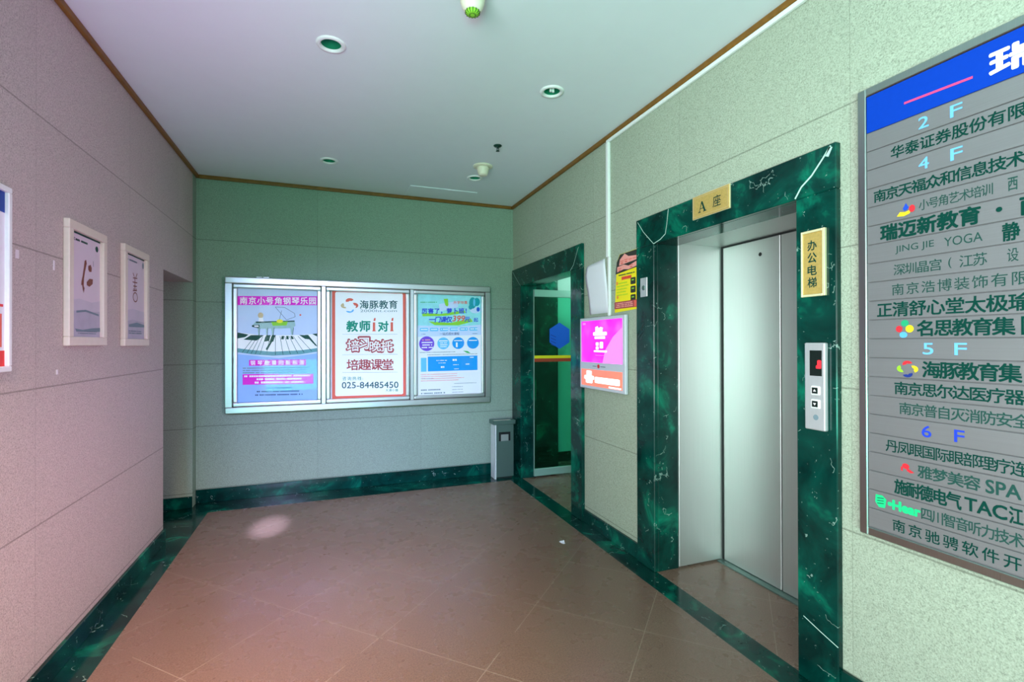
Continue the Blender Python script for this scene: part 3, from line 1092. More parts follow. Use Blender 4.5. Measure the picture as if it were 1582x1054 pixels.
S.rows(130, 600, 600, 1, 10, 6, M['ink_grey'], 3, 61, 0.4, 0.02)
S.rect(70, 630, 122, 762, M['cyan_lite'], 2)
S.rect(134, 620, 602, 760, M['cyan'], 3)
for (xa, ya, xb, h) in ((215, 655, 310, 8), (365, 648, 400, 18), (235, 680, 300, 6), (255, 714, 290, 16), (370, 700, 420, 6), (490, 695, 520, 10), (530, 632, 560, 8), (380, 740, 420, 6)):
    S.rows(xa, ya, xb, 1, 10, h, M['white_ink'], 4, int(xa), 0.3, 0)
S.rows(70, 786, 600, 4, 20, 6, M['coral'], 3, 70, 0.6, 0.4)
S.rows(70, 825, 180, 1, 20, 6, M['ink_grey'], 3, 71, 0.6, 0.1)
S.rows(380, 880, 590, 1, 20, 6, M['ink_grey'], 3, 72, 0.6, 0.1)
S.rows(70, 930, 240, 1, 10, 12, M['ink_grey'], 3, 73, 0.3, 0)
S.rows(70, 962, 290, 1, 10, 12, M['ink_grey'], 3, 74, 0.3, 0)
S.rows(360, 912, 470, 3, 26, 6, M['ink_grey'], 3, 75, 0.5, 0.2)
tag(m.build('poster', lit=0.17, origin=(1.26, PY + 0.001, 0.92)), 'sky blue course poster with violet and blue circles in rightmost bay', 'poster', 'posters in the display case')


# ------------------------------------------------------------------ framed pictures on the left wall
KL = 0.98


def framed(ya, yb, za, zb, depth, fw, label, grp, matf, mat_print, draw, name='picture_frame', cat='picture'):
    xf = XL + depth
    k = xf / XL
    yb, za, zb = yb * k, 1.5 + (za - 1.5) * k, 1.5 + (zb - 1.5) * k
    t = thing(name, (XL, (ya + yb) / 2, za), label, cat, grp)
    m_ = MB(matf)
    m_.box(XL, xf, ya, yb, zb - fw, zb, bevel=0.003)
    m_.box(XL, xf, ya, yb, za, za + fw, bevel=0.003)
    m_.box(XL, xf, ya, ya + fw, za + fw, zb - fw, bevel=0.003)
    m_.box(XL, xf, yb - fw, yb, za + fw, zb - fw, bevel=0.003)
    m_.build('frame', t)
    p_ = MB(mat_print)
    p_.box(XL + 0.001, XL + 0.008, ya + fw * 0.8, yb - fw * 0.8, za + fw * 0.8, zb - fw * 0.8, mat_print)
    w_, h_ = (yb - ya) - 2 * fw, (zb - za) - 2 * fw
    s_ = Sheet(p_, (XL + 0.008, ya + fw, za + fw), (0, 1, 0), (0, 0, 1), (1, 0, 0), (w_, h_), [(0, 0), (100, 0), (100, 200), (0, 200)], 0.0005)
    draw(s_)
    p_.build('print', t)
    return t


def draw_ren(S):
    S.poly([(0, 132), (30, 126), (70, 130), (100, 124), (100, 200), (0, 200)], M['wash_pale'], 1)
    S.poly([(0, 152), (40, 147), (70, 150), (100, 146), (100, 200), (0, 200)], M['wash_grey'], 1)
    S.rect(0, 0, 100, 3.5, M['ink_green'], 2)
    S.text('仁', 12, 11, 17, 17, M['ink_green'], 2, 0.03, 'stretch')
    S.rows(18, 12.5, 55, 1, 10, 4, M['ink_green'], 2, 3, 0.2, 0.02)
    S.disc(88, 18, 5, M['ink_green'], 2, 6)
    S.poly([(46, 50), (51, 47), (53, 54), (47, 72), (44, 85), (43, 100), (46, 104), (43, 114), (40, 106), (38, 98), (35, 100), (36, 92), (40, 80), (43, 66)], M['brush_brown'], 2)
    S.poly([(58, 58), (66, 54), (70, 60), (69, 68), (62, 69), (58, 65)], M['brush_brown'], 2)
    S.poly([(53, 91), (62, 83), (74, 82), (73, 92), (62, 99), (54, 97)], M['brush_brown'], 2)
    S.stroke([(75, 45), (76, 56)], 1.2, M['ink_grey'], 2)
    for k_ in range(7):
        S.disc(9, 118 + 10.5 * k_, 3.2, M['white_ink'], 2, 2.8)
        S.stroke([(9, 116 + 10.5 * k_), (9, 120 + 10.5 * k_)], 1.2, M['ink_grey'], 3)
    S.poly([(20, 150), (50, 146), (95, 152), (95, 156), (50, 150), (20, 154)], M['ink_grey'], 2)
    S.poly([(16, 184), (40, 186), (70, 182), (100, 180), (100, 188), (20, 190)], M['ink_grey'], 2)
    S.rows(25, 188, 95, 2, 4, 1.6, M['ink_grey'], 3, 5)


def draw_shan(S):
    S.poly([(0, 134), (40, 128), (100, 132), (100, 200), (0, 200)], M['wash_pale'], 1)
    S.poly([(0, 160), (40, 154), (100, 158), (100, 200), (0, 200)], M['wash_grey'], 1)
    S.rect(0, 0, 100, 3.0, M['ink_green'], 2)
    S.rows(10, 12, 58, 1, 10, 4, M['ink_grey'], 2, 4, 0.2, 0.02)
    S.disc(93, 16, 4, M['ink_grey'], 2, 8)
    for st in ([(40, 42), (46, 50)], [(62, 40), (55, 50)], [(40, 54), (62, 52)], [(50, 50), (50, 82)], [(38, 64), (62, 63)], [(42, 73), (60, 72)],
               [(40, 84), (60, 82)], [(44, 78), (46, 84)], [(58, 77), (55, 84)]):
        S.stroke(st, 2.6, M['brush_brown'], 2)
    for i in range(14):
        a, b = 2 * PI * i / 14, 2 * PI * (i + 1) / 14
        S.stroke([(52 + 11 * math.cos(a), 99 + 11 * math.sin(a)), (52 + 11 * math.cos(b), 99 + 11 * math.sin(b))], 2.6, M['brush_brown'], 2)
    for k_ in range(7):
        S.disc(8, 118 + 10.5 * k_, 2.6, M['white_ink'], 2, 2.4)
    S.poly([(20, 166), (60, 160), (100, 164), (100, 170), (20, 172)], M['ink_grey'], 2)
    S.rows(20, 180, 95, 2, 5, 2.4, M['ink_grey'], 3, 6)


framed(2.895, 3.39, 1.492, 2.112, 0.026, 0.044, 'cream framed calligraphy print with one bold brown character, nearer the poster', 'framed calligraphy prints on the left wall', M['frame_cream'], M['print_lilac'], draw_ren)
framed(3.568, 4.082, 1.488, 2.122, 0.026, 0.044, 'cream framed calligraphy print with thin dense character, beside the niche', 'framed calligraphy prints on the left wall', M['frame_cream'], M['print_lilac'], draw_shan)


def draw_edge(S):
    S.rect(0, 0, 100, 200, M['paper'], 1)
    S.poly([(0, 0), (100, 0), (100, 24), (60, 22), (0, 30)], M['sticker_blue2'], 2)
    S.disc(60, 12, 9, M['logo_azure'], 3, 5)
    S.rect(0, 36, 90, 98, M['ink_navy'], 2)
    S.rows(10, 108, 95, 3, 6, 3, M['ink_grey'], 2, 3)
    S.rect(84, 129, 98, 132, M['red'], 2)
    S.rect(0, 140, 96, 178, M['coral'], 2)
    S.rect(30, 143, 92, 153, M['flyer_pink'], 3)
    S.text('招生', 40, 157, 92, 174, M['white_ink'], 3, 0.03)
    S.rect(0, 182, 100, 200, M['red'], 2)
    S.rows(10, 184, 92, 2, 7, 5, M['white_ink'], 3, 8)


framed(1.98, 2.506, 1.392, 2.118, 0.022, 0.022, 'white framed poster with navy top and red bottom at the left edge', None, M['white_plastic'], M['paper'], draw_edge, 'framed_poster', 'poster')

# ------------------------------------------------------------------ directory board on the right wall
DXF = 1.985
dirb = thing('directory_board', (XR, 0.75, 0.76), 'large grey metal floor directory with blue header on the right wall', 'directory board')
YT, YE = 1.345, 0.20
mb = MB(M['board_frame'])
mb.box(DXF - 0.004, XR, YT - 0.032, YT, 0.745, 2.50, bevel=0.003)
mb.box(DXF - 0.004, XR, YE, YE + 0.032, 0.745, 2.50, bevel=0.003)
mb.box(DXF - 0.004, XR, YE + 0.032, YT - 0.032, 2.468, 2.50, bevel=0.003)
mb.box(DXF - 0.004, XR, YE + 0.032, YT - 0.032, 0.745, 0.777, bevel=0.003)
mb.build('frame', dirb)
YI, YJ = YT - 0.032, YE + 0.032
mb = MB(M['board_steel'])
mb.box(DXF + 0.006, XR, YJ, YI, 0.777, 2.468)
mb.build('back_plate', dirb)


def strip(z0_, z1_, mat):
    m_ = MB(mat)
    m_.box(DXF, DXF + 0.006, YJ + 0.001, YI - 0.001, z0_, z1_, mat, bevel=0.0015)
    return m_, Sheet(m_, (DXF, 1.30, 0), (0, -1, 0), (0, 0, 1), (-1, 0, 0), (9, 9), None, 0.0006)


m, S = strip(2.324, 2.466, M['board_blue'])
S.stroke([(0.124, 2.381), (0.329, 2.373)], 0.008, M['pink_line'], 2)
S.text('瑞', 0.374, 2.427, 0.52, 2.348, M['white_ink'], 2, 0.040, 'stretch')
m.build('header_panel', dirb)['label'] = 'blue header panel with a pink line'

PITCH_Z = (2.322 - 0.780) / 21
G, Tn, SKY = 'letter_green', 'letter_thin', 'letter_sky'
rows = {
    1: [('2', .170, .202, SKY, .55, .006), ('F', .266, .300, SKY, .55, .006)],
    2: [('华泰证券股份有限', .078, .461, G, .62, .012)],
    3: [('4', .170, .202, SKY, .55, .006), ('F', .266, .300, SKY, .55, .006)],
    4: [('南京天福众和信息技术有', .016, .500, G, .62, .014)],
    5: [('小号角艺术培训', .170, .379, Tn, .52, 0.0), ('西', .416, .439, Tn, .55, .004)],
    6: [('瑞迈新教育', .040, .346, G, .80, .022), ('南', .445, .500, G, .8, .022)],
    7: [('JING JIE', .091, .216, Tn, .42, -.004), ('YOGA', .246, .352, Tn, .42, -.004), ('静', .402, .443, G, .75, .018)],
    8: [('深圳晶宫', .085, .238, Tn, .56, 0.0), ('(', .258, .267, Tn, .5, 0.0), ('江苏', .289, .363, Tn, .56, 0.0), ('设', .413, .440, Tn, .56, 0.0)],
    9: [('南京浩博装饰有限', .079, .464, Tn, .58, 0.0)],
    10: [('正清舒心堂太极瑜', .026, .471, G, .74, .014)],
    11: [('名思教育集', .162, .431, G, .76, .018), ('团', .446, .488, G, .74, .018)],
    12: [('5', .180, .212, SKY, .55, .006), ('F', .274, .308, SKY, .55, .006)],
    13: [('海豚教育集', .178, .446, G, .78, .018)],
    14: [('南京思尔达医疗器', .086, .452, G, .64, .012)],
    15: [('南京普自灭消防安全', .102, .465, Tn, .60, .006)],
    16: [('6', .175, .204, 'letter_blue', .55, .006), ('F', .272, .300, 'letter_blue', .55, .006)],
    17: [('丹凤眼国际眼部理疗连', .054, .459, G, .62, .006)],
    18: [('雅梦美容', .161, .342, Tn, .62, .012), ('SPA', .356, .442, Tn, .58, .012)],
    19: [('施耐德电气', .084, .290, G, .72, .018), ('TAC', .300, .408, G, .58, .016), ('江', .414, .446, G, .70, .016)],
    20: [('-', .063, .072, 'letter_mint', .1, .03), ('Hear', .078, .168, 'letter_mint', .46, .035), ('四川智音听力技术', .172, .448, Tn, .60, .006)],
    21: [('南京驰骋软件开', .077, .442, G, .60, .006)],
}
for r in range(1, 22):
    zt = 2.322 - (r - 1) * PITCH_Z
    zb = zt - PITCH_Z
    m, S = strip(zb + 0.0012, zt - 0.0012, M['board_steel'])
    zm = (zt + zb) / 2
    for (s, u0, u1, mat, hh, bold) in rows[r]:
        h = hh * PITCH_Z
        S.text(s, u0, zm + h / 2, u1, zm - h / 2, M[mat], 2, bold * 1.4 + 0.004, 'stretch' if s in 'F245680(-SPATACHearYOGAJING JIE' else 'space')
    if r == 5:
        S.poly([(.097, zm - .022), (.108, zm - .008), (.125, zm - .012), (.146, zm - .006), (.140, zm - .020), (.120, zm - .026)], M['logo_yellow'], 2)
        S.poly([(.118, zm + .002), (.128, zm + .020), (.138, zm + .002), (.130, zm - .006), (.121, zm - .006)], M['logo_blue'], 3)
        S.disc(.148, zm - .004, .010, M['logo_red'], 3, .013)
    if r == 6:
        S.disc(.394, zm + .002, .008, M['letter_green'], 2)
    if r == 11:
        S.disc(.122, zm + .020, .013, M['logo_green'], 2, .012)
        S.disc(.103, zm - .001, .011, M['logo_red'], 3, .012)
        S.disc(.138, zm - .001, .0135, M['logo_yellow'], 3, .0135)
        S.disc(.117, zm - .023, .013, M['logo_azure'], 2, .011)
    if r == 13:
        for (cx, cy, a0, mat) in ((.130, zm + .016, 20, 'logo_red'), (.148, zm - .001, -70, 'logo_yellow'), (.130, zm - .019, 200, 'logo_navy'), (.111, zm - .001, 110, 'logo_lime')):
            pts = [(cx + .017 * math.cos(math.radians(a0 + 22.5 * i)), cy + .013 * math.sin(math.radians(a0 + 22.5 * i))) for i in range(9)]
            pts += [(cx + .004 * math.cos(math.radians(a0 + 10 + 20 * i)), cy + .003 * math.sin(math.radians(a0 + 10 + 20 * i))) for i in range(8, -1, -1)]
            S.poly(pts, M[mat], 2)
    if r == 18:
        S.disc(.122, zm + .008, .012, M['logo_red'], 2, .010)
        S.poly([(.106, zm + .004), (.112, zm + .004), (.112, zm - .012), (.106, zm - .010)], M['logo_red'], 2)
        S.poly([(.124, zm + .004), (.136, zm - .002), (.150, zm - .010), (.138, zm - .014), (.126, zm - .008)], M['logo_red'], 2)
    if r == 20:
        S.poly([(.016, zm + .022), (.040, zm + .024), (.055, zm + .012), (.050, zm - .022), (.028, zm - .024), (.014, zm - .006)], M['letter_mint'], 2)
        for q in range(3):
            S.stroke([(.022, zm + .010 - .010 * q), (.046, zm + .014 - .010 * q)], .003, M['letter_thin'], 3)
    m.build('name_strip', dirb)

# ------------------------------------------------------------------ advertising screen between the doorways
SX = 1.982
kx = SX / 2.0
ya, yb = 3.018 * kx, 3.695 * kx
za, zb = 1.5 + (1.126 - 1.5) * kx, 1.5 + (1.708 - 1.5) * kx
scr = thing('advertising_screen', (XR, (ya + yb) / 2, za), 'silver framed wall screen glowing magenta and orange between the doorways', 'screen')
mb = MB(M['screen_frame'])
mb.box(SX, SX + 0.026, ya, yb, za, zb, bevel=0.006, seg=3)
mb.build('casing', scr)
mb = MB(M['gap'])
mb.box(SX + 0.026, XR, ya + 0.06, yb - 0.12, za + 0.10, zb - 0.1, bevel=0.004)
mb.build('wall_mount', scr)
hh = zb - za
W = yb - ya


def screen_sheet(zlo, zhi, base):
    m_ = MB(base)
    m_.box(SX - 0.002, SX + 0.004, ya + 0.035, yb - 0.03, zlo, zhi, base)
    return m_, Sheet(m_, (SX - 0.002, yb - 0.03, zlo), (0, -1, 0), (0, 0, 1), (-1, 0, 0), (W - 0.065, zhi - zlo), [(0, 0), (100, 0), (100, 100), (0, 100)], 0.0006)


m, S = screen_sheet(za + 0.375 * hh, za + 0.955 * hh, M['screen_magenta'])
S.poly([(55, 100), (62, 70), (80, 40), (100, 20), (100, 100)], M['screen_magenta_lite'], 1)
WH = M['screen_pink_white']
S.rect(40, 18, 54, 30, WH, 2, 3)
S.rect(32, 28, 66, 36, WH, 2, 2)
S.rect(36, 38, 62, 44, WH, 2, 1)
S.poly([(38, 16), (44, 14), (46, 28), (38, 28)], WH, 3)
S.poly([(50, 16), (57, 18), (55, 28), (49, 28)], WH, 3)
S.rect(39, 52, 46, 60, WH, 2, 1.5)
S.rect(49, 51, 57, 66, WH, 2, 1.5)
S.rect(39, 62, 46, 69, WH, 2, 1.5)
S.rect(34, 71, 66, 75, WH, 2, 1)
S.rect(38, 82, 64, 83, M['screen_magenta_lite'], 2)
S.rect(4, 4, 12, 9, M['screen_magenta_lite'], 2, 1)
m.build('upper_display', scr)['label'] = 'glowing magenta upper display'
m, S = screen_sheet(za + 0.045 * hh, za + 0.275 * hh, M['screen_orange'])
S.rect(14, 8, 28, 40, WH, 2, 4)
S.rect(8, 38, 34, 62, WH, 2, 4)
S.rect(12, 60, 30, 84, WH, 2, 4)
S.rect(36, 42, 95, 78, WH, 2, 4)
S.rect(70, 88, 98, 97, WH, 2, 1)
m.build('lower_display', scr)['label'] = 'glowing orange lower display'
m = MB(M['red'], M['ink_grey'])
S = Sheet(m, (SX - 0.0005, yb - 0.03, za + 0.29 * hh), (0, -1, 0), (0, 0, 1), (-1, 0, 0), (W - 0.065, 0.07 * hh), [(0, 0), (100, 0), (100, 100), (0, 100)], 0.0006)
S.disc(45, 50, 3, M['red'], 2, 40)
S.rect(30, 45, 40, 60, M['ink_grey'], 2)
S.rect(50, 45, 62, 60, M['ink_grey'], 2)
m.build('maker_mark', scr)

# ------------------------------------------------------------------ papers, cable trunking
mb = MB(M['white_plastic'])
mb.box(1.995, XR, 3.235, 3.270, 2.16, ZC - 0.06, bevel=0.004)
mb.box(2.000, XR, 3.230, 3.256, 1.708, 2.16, bevel=0.004)
mb.box(1.998, XR, YF + 0.05, 3.270, ZC - 0.060, ZC - 0.036, bevel=0.004)
tag(mb.build('cable_trunking', origin=(XR, 3.25, 1.708)), 'thin white cable trunking down to the wall screen', 'cable trunking')


def sheet_paper(name, cols, mats_at, label, cat, thick=0.0012, bulge=0.02):
    pass


mb = MB(M['paper'])
# a sheet taped at the top that bows away from the wall
outline = [(3.605, 3.312, 2.118), (3.615, 3.300, 2.06), (3.600, 3.290, 2.0), (3.580, 3.282, 1.93), (3.565, 3.275, 1.86), (3.560, 3.268, 1.80), (3.556, 3.262, 1.735)]
top = [(3.590, 2.150), (3.52, 2.158), (3.42, 2.160), (3.318, 2.165)]
NC = 8
grid = []
for r, (yl, yr, z) in enumerate([(3.590, 3.318, 2.160)] + outline):
    row = []
    for c in range(NC + 1):
        t = c / NC
        y = yl + (yr - yl) * t
        bow = 0.003 + 0.009 * math.sin(PI * min(1, r / 5)) * (0.4 + 0.6 * math.sin(PI * t)) + 0.006 * (1 - t) * math.sin(PI * r / 7)
        zz = z - (0.02 * (1 - t) if r == 0 else 0)
        row.append(mb.bm.verts.new((XR - bow, y, zz)))
    grid.append(row)
for r in range(len(grid) - 1):
    for c in range(NC):
        f = mb.bm.faces.new((grid[r][c], grid[r][c + 1], grid[r + 1][c + 1], grid[r + 1][c]))
        f.smooth = True
for k in range(26):
    z = 2.085 - k * 0.0128
    yl, yr = 3.57 - 0.03 * k / 26, 3.33 - 0.03 * k / 26
notice = tag(mb.build('paper_notice', origin=(XR, 3.43, 1.73)), 'blank-looking white paper sheet curling off the wall left of trunking', 'notice')
sol = notice.modifiers.new('thickness', 'SOLIDIFY')
sol.thickness = 0.0012

flq = [(1030, 535), (1162, 503), (1170, 952), (995, 972)]
FYA, FYB, FZA, FZB = 2.868, 3.160, 1.728, 2.160
mb = MB(M['yellow'])
xf = XR - 0.006
mb.face([(xf, 3.175, FZA), (xf, 2.868, FZA + 0.012), (xf, 2.880, FZB), (xf, 3.105, FZB - 0.005), (xf, 3.145, 2.105)], M['yellow'])
S = Sheet(mb, (xf, 3.175, FZA), (0, -1, 0), (0, 0, 1), (-1, 0, 0), (0.307, FZB - FZA), [(0, 0), (100, 0), (100, 100), (0, 100)], 0.0006)
S.poly([(10, 13), (24, 1.5), (95, 0.5), (97, 29), (4, 34), (8, 20)], M['flyer_black'], 1)
S.poly([(24, 10), (44, 2), (60, 8), (92, 10), (92, 17), (20, 20)], M['flyer_pink'], 2)
S.poly([(12, 22), (40, 20), (60, 24), (94, 19), (94, 27), (60, 30), (40, 28), (12, 31)], M['flyer_pink'], 2)
for (xa, xb_, ya_, yb_) in ((26, 40, 11, 18), (43, 57, 10, 17), (60, 74, 11, 16.5), (77, 90, 11, 16), (16, 30, 23, 30), (64, 78, 21, 28)):
    S.rect(xa, ya_ + 2, xb_, ya_ + 3.2, M['coral'], 3)
    S.rect(xa + 2, ya_ + 5, xb_ - 2, yb_, M['coral'], 3)
S.rows(18, 36, 84, 1, 3, 2, M['ink_green'], 2, 90, 0.2, 0)
S.rect(30, 40, 72, 46, M['orange'], 2)
S.rows(33, 41, 70, 1, 3, 4, M['red'], 3, 91, 0.2, 0)
for k in range(3):
    S.rect(68, 45 + 14 * k, 88, 56 + 14 * k, M['flyer_black'], 2, 2)
    S.rect(73, 48 + 14 * k, 82, 50 + 14 * k, M['lime'], 3)
S.rows(10, 50, 60, 5, 5, 1.6, M['lime'], 2, 92, 0.5, 0.3)
S.disc(12, 50, 4, M['orange'], 3, 3)
S.disc(14, 74, 4, M['orange'], 3, 3)
S.rect(0, 82, 98, 94, M['maroon'], 2)
S.rows(6, 84, 78, 3, 3, 2, M['flyer_pink'], 3, 93, 0.2, 0.05)
S.rect(82, 83, 96, 93, M['coral'], 3)
tag(mb.build('flyer', origin=(xf, 3.02, FZA), recalc=True), 'yellow flyer with black and pink top taped beside the lift surround', 'flyer')

# ------------------------------------------------------------------ plates and call panel on the lift surround
mb = MB(M['brass'])
mb.box(FX - 0.008, FX, 2.016, 2.292, 2.216, 2.342, bevel=0.002)
pl_ = MB(M['brass_rim'])
pa = thing('brass_plate', (FX, 2.154, 2.216), 'horizontal brass plate over the lift with a letter A', 'sign', 'brass signs on the lift surround')
S = Sheet(mb, (FX - 0.008, 2.292, 2.216), (0, -1, 0), (0, 0, 1), (-1, 0, 0), (0.276, 0.126), [(0, 0), (276, 0), (276, 126), (0, 126)], 0.0006)
LG = M['letter_green']
S.poly([(72, 38), (80, 38), (104, 94), (112, 96), (112, 99), (84, 99), (84, 96), (91, 94), (75, 54)], LG, 2)
S.poly([(72, 38), (76, 46), (58, 92), (66, 96), (66, 99), (46, 99), (46, 96), (54, 93)], LG, 2)
S.poly([(63, 76), (90, 76), (91, 80), (61, 80)], LG, 2)
S.text('座', 160, 34, 218, 96, LG, 2, 0.006, 'stretch')
for (a_, b_, c_, d_) in ((8, 8, 268, 10), (8, 116, 268, 118), (8, 8, 10, 118), (266, 8, 268, 118)):
    S.rect(a_, b_, c_, d_, M['tan'], 1)
mb.build('plate', pa)
pl_.box(FX - 0.006, FX, 2.013, 2.0155, 2.214, 2.344)
pl_.box(FX - 0.006, FX, 2.2925, 2.295, 2.214, 2.344)
pl_.box(FX - 0.006, FX, 2.0155, 2.2925, 2.3425, 2.345)
pl_.box(FX - 0.006, FX, 2.0155, 2.2925, 2.2135, 2.2155)
pl_.build('plate_rim', pa)

pb = thing('brass_plate', (FX, 1.54, 1.70), 'upright brass plate with four characters on right leg of lift surround', 'sign', 'brass signs on the lift surround')
mb = MB(M['brass'])
mb.box(FX - 0.008, FX, 1.494, 1.588, 1.712, 1.982, bevel=0.002)
S = Sheet(mb, (FX - 0.008, 1.588, 1.712), (0, -1, 0), (0, 0, 1), (-1, 0, 0), (0.094, 0.270), [(0, 0), (94, 0), (94, 270), (0, 270)], 0.0006)
for i, ch in enumerate('办公电梯'):
    S.text(ch, 24, 34 + 54 * i, 66, 78 + 54 * i, LG, 2, 0.02, 'stretch')
mb.build('plate', pb)
mb = MB(M['brass_rim'])
for (a_, b_, c_, d_) in ((1.482, 1.494, 1.702, 1.992), (1.588, 1.594, 1.702, 1.992), (1.494, 1.588, 1.982, 1.992), (1.494, 1.588, 1.702, 1.712)):
    mb.box(FX - 0.014, FX, a_, b_, c_, d_, bevel=0.001)
mb.build('plate_rim', pb)

PX = FX - 0.022
kp = PX / 2.0
cp = thing('call_panel', (FX, 1.53, 1.13), 'slim steel lift call panel with red digit on surround', 'control panel')
ca, cb, cz0, cz1 = 1.500 * kp, 1.598 * kp, 1.5 + (1.115 - 1.5) * kp, 1.5
mb = MB(M['panel_steel'])
mb.box(PX, FX, ca, cb, cz0, cz1, bevel=0.006, seg=2)
mb.build('face_plate', cp)


def pz(z):
    return 1.5 + (z - 1.5) * kp


mb = MB(M['screen_black'], M['led_red'])
mb.box(PX - 0.001, PX + 0.004, ca + 0.014, ca + 0.070, pz(1.354), pz(1.466), M['screen_black'])
S = Sheet(mb, (PX - 0.001, ca + 0.070, pz(1.354)), (0, -1, 0), (0, 0, 1), (-1, 0, 0), (0.056, 0.112), None, 0.0004)
S.rect(0.030, 0.032, 0.052, 0.046, M['led_red'], 2, 0.004)
S.rect(0.036, 0.032, 0.054, 0.068, M['led_red'], 2, 0.005)
mb.build('display', cp)['label'] = 'black display with a glowing red digit'
for zc, up in ((1.290, True), (1.231, False)):
    m = MB(M['white_plastic'])
    yc = ca + 0.043
    m.box(PX - 0.005, PX + 0.003, yc - 0.022, yc + 0.022, pz(zc) - 0.020, pz(zc) + 0.020, bevel=0.004)
    b_ = m.build('call_button', cp)
    m = MB(M['screen_black'], M['white_ink'])
    m.box(PX - 0.007, PX - 0.004, yc - 0.013, yc + 0.013, pz(zc) - 0.013, pz(zc) + 0.013, M['screen_black'])
    s_ = 1 if up else -1
    m.face([(PX - 0.0074, yc - 0.007, pz(zc) - 0.004 * s_), (PX - 0.0074, yc + 0.007, pz(zc) - 0.004 * s_), (PX - 0.0074, yc, pz(zc) + 0.006 * s_)], M['white_ink'])
    m.build('button_arrow', b_)
mb = MB(M['ink_grey'])
mb.lathe(0, 0, [(0.012, 0), (0.012, 0.0008)], n=20)
mb.lathe(0, 0, [(0.003, 0.0), (0.003, 0.001)], n=10)
bmesh.ops.rotate(mb.bm, verts=mb.bm.verts[:], cent=(0, 0, 0), matrix=Matrix.Rotation(-PI / 2, 3, 'Y'))
bmesh.ops.translate(mb.bm, verts=mb.bm.verts[:], vec=(PX, ca + 0.043, pz(1.172)))
mb.build('maker_mark', cp)

ks = thing('key_switch', (FX, 2.776, 1.81), 'small steel key switch plate on left leg of lift surround', 'key switch')
mb = MB(M['panel_steel'])
mb.box(FX - 0.004, FX, 2.737, 2.812, 1.812, 1.940, bevel=0.0015)
mb.build('plate', ks)
mb = MB(M['steel_dark'])
mb.lathe(0, 0, [(0.016, 0), (0.016, 0.004), (0.011, 0.006)], n=20)
bmesh.ops.rotate(mb.bm, verts=mb.bm.verts[:], cent=(0, 0, 0), matrix=Matrix.Rotation(-PI / 2, 3, 'Y'))
bmesh.ops.translate(mb.bm, verts=mb.bm.verts[:], vec=(FX - 0.004, 2.774, 1.872))
mb.build('lock_cylinder', ks)

# ------------------------------------------------------------------ waste bin in the corner
TY0, TY1, TX0, TX1 = 5.12, 5.25, 1.712, 1.930
tb = thing('waste_bin', ((TX0 + TX1) / 2, (TY0 + TY1) / 2, 0), 'slim steel waste bin in the corner beside the passage doorway', 'bin')
mb = MB(M['steel_dark'])
t_ = 0.004
o0, o1, oz0, oz1 = TX0 + 0.045, TX1 - 0.035, 0.415, 0.515
mb.box(TX0, o0, TY0, TY0 + t_, 0.02, 0.60)
mb.box(o1, TX1, TY0, TY0 + t_, 0.02, 0.60)
mb.box(o0, o1, TY0, TY0 + t_, 0.02, oz0)
mb.box(o0, o1, TY0, TY0 + t_, oz1, 0.60)
mb.box(TX1 - t_, TX1, TY0 + t_, TY1, 0.02, 0.60)
mb.box(TX0, TX1, TY1 - t_, TY1, 0.02, 0.60)
mb.build('body', tb)
mb = MB(M['bright_panel'])  # side in a paler material than the bin front
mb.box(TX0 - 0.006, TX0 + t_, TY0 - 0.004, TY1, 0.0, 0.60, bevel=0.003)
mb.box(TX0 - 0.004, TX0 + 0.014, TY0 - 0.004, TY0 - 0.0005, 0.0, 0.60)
mb.build('side_panel', tb)['label'] = 'pale side panel'
mb = MB(M['gap'])
mb.box(o0 - 0.01, o1 + 0.01, TY0 + 0.03, TY0 + 0.035, oz0 - 0.02, oz1 + 0.02)
mb.build('inner_liner', tb)
mb = MB(M['steel'])
mb.box(o0 + 0.03, o1 - 0.02, TY0 + 0.012, TY0 + 0.015, oz0 - 0.005, oz1 - 0.03, bevel=0.001)
mb.build('flap', tb)
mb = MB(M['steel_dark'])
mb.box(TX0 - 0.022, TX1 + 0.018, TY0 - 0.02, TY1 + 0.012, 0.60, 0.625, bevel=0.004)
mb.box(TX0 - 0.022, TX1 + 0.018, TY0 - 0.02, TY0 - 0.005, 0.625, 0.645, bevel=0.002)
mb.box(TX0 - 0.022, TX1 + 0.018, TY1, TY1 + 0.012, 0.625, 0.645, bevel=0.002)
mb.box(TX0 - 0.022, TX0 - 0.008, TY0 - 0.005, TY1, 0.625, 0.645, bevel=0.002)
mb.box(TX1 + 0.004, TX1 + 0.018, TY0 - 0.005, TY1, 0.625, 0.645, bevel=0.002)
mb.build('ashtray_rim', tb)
mb = MB(M['cream_plastic'])
mb.box(TX0 - 0.006, TX1 + 0.002, TY0 - 0.003, TY1 - 0.002, 0.6255, 0.632)
mb.build('ashtray_sand', tb)
mb = MB(M['gap'])
mb.box(TX0 + 0.012, TX1 - 0.012, TY0 + 0.014, TY1 - 0.012, 0.0, 0.02)
mb.build('plinth', tb)

mb = MB(M['paper'])
mb.face([(1.625, 3.300, 0.004), (1.655, 3.310, 0.001), (1.665, 3.335, 0.009), (1.635, 3.350, 0.001), (1.618, 3.325, 0.007)])
mb.face([(1.625, 3.300, 0.004), (1.655, 3.310, 0.001), (1.660, 3.300, 0.000), (1.64, 3.292, 0.0)])
tag(mb.build('paper_scrap', origin=(1.64, 3.32, 0)), 'tiny white paper scrap on the brown floor near the right wall', 'paper scrap')


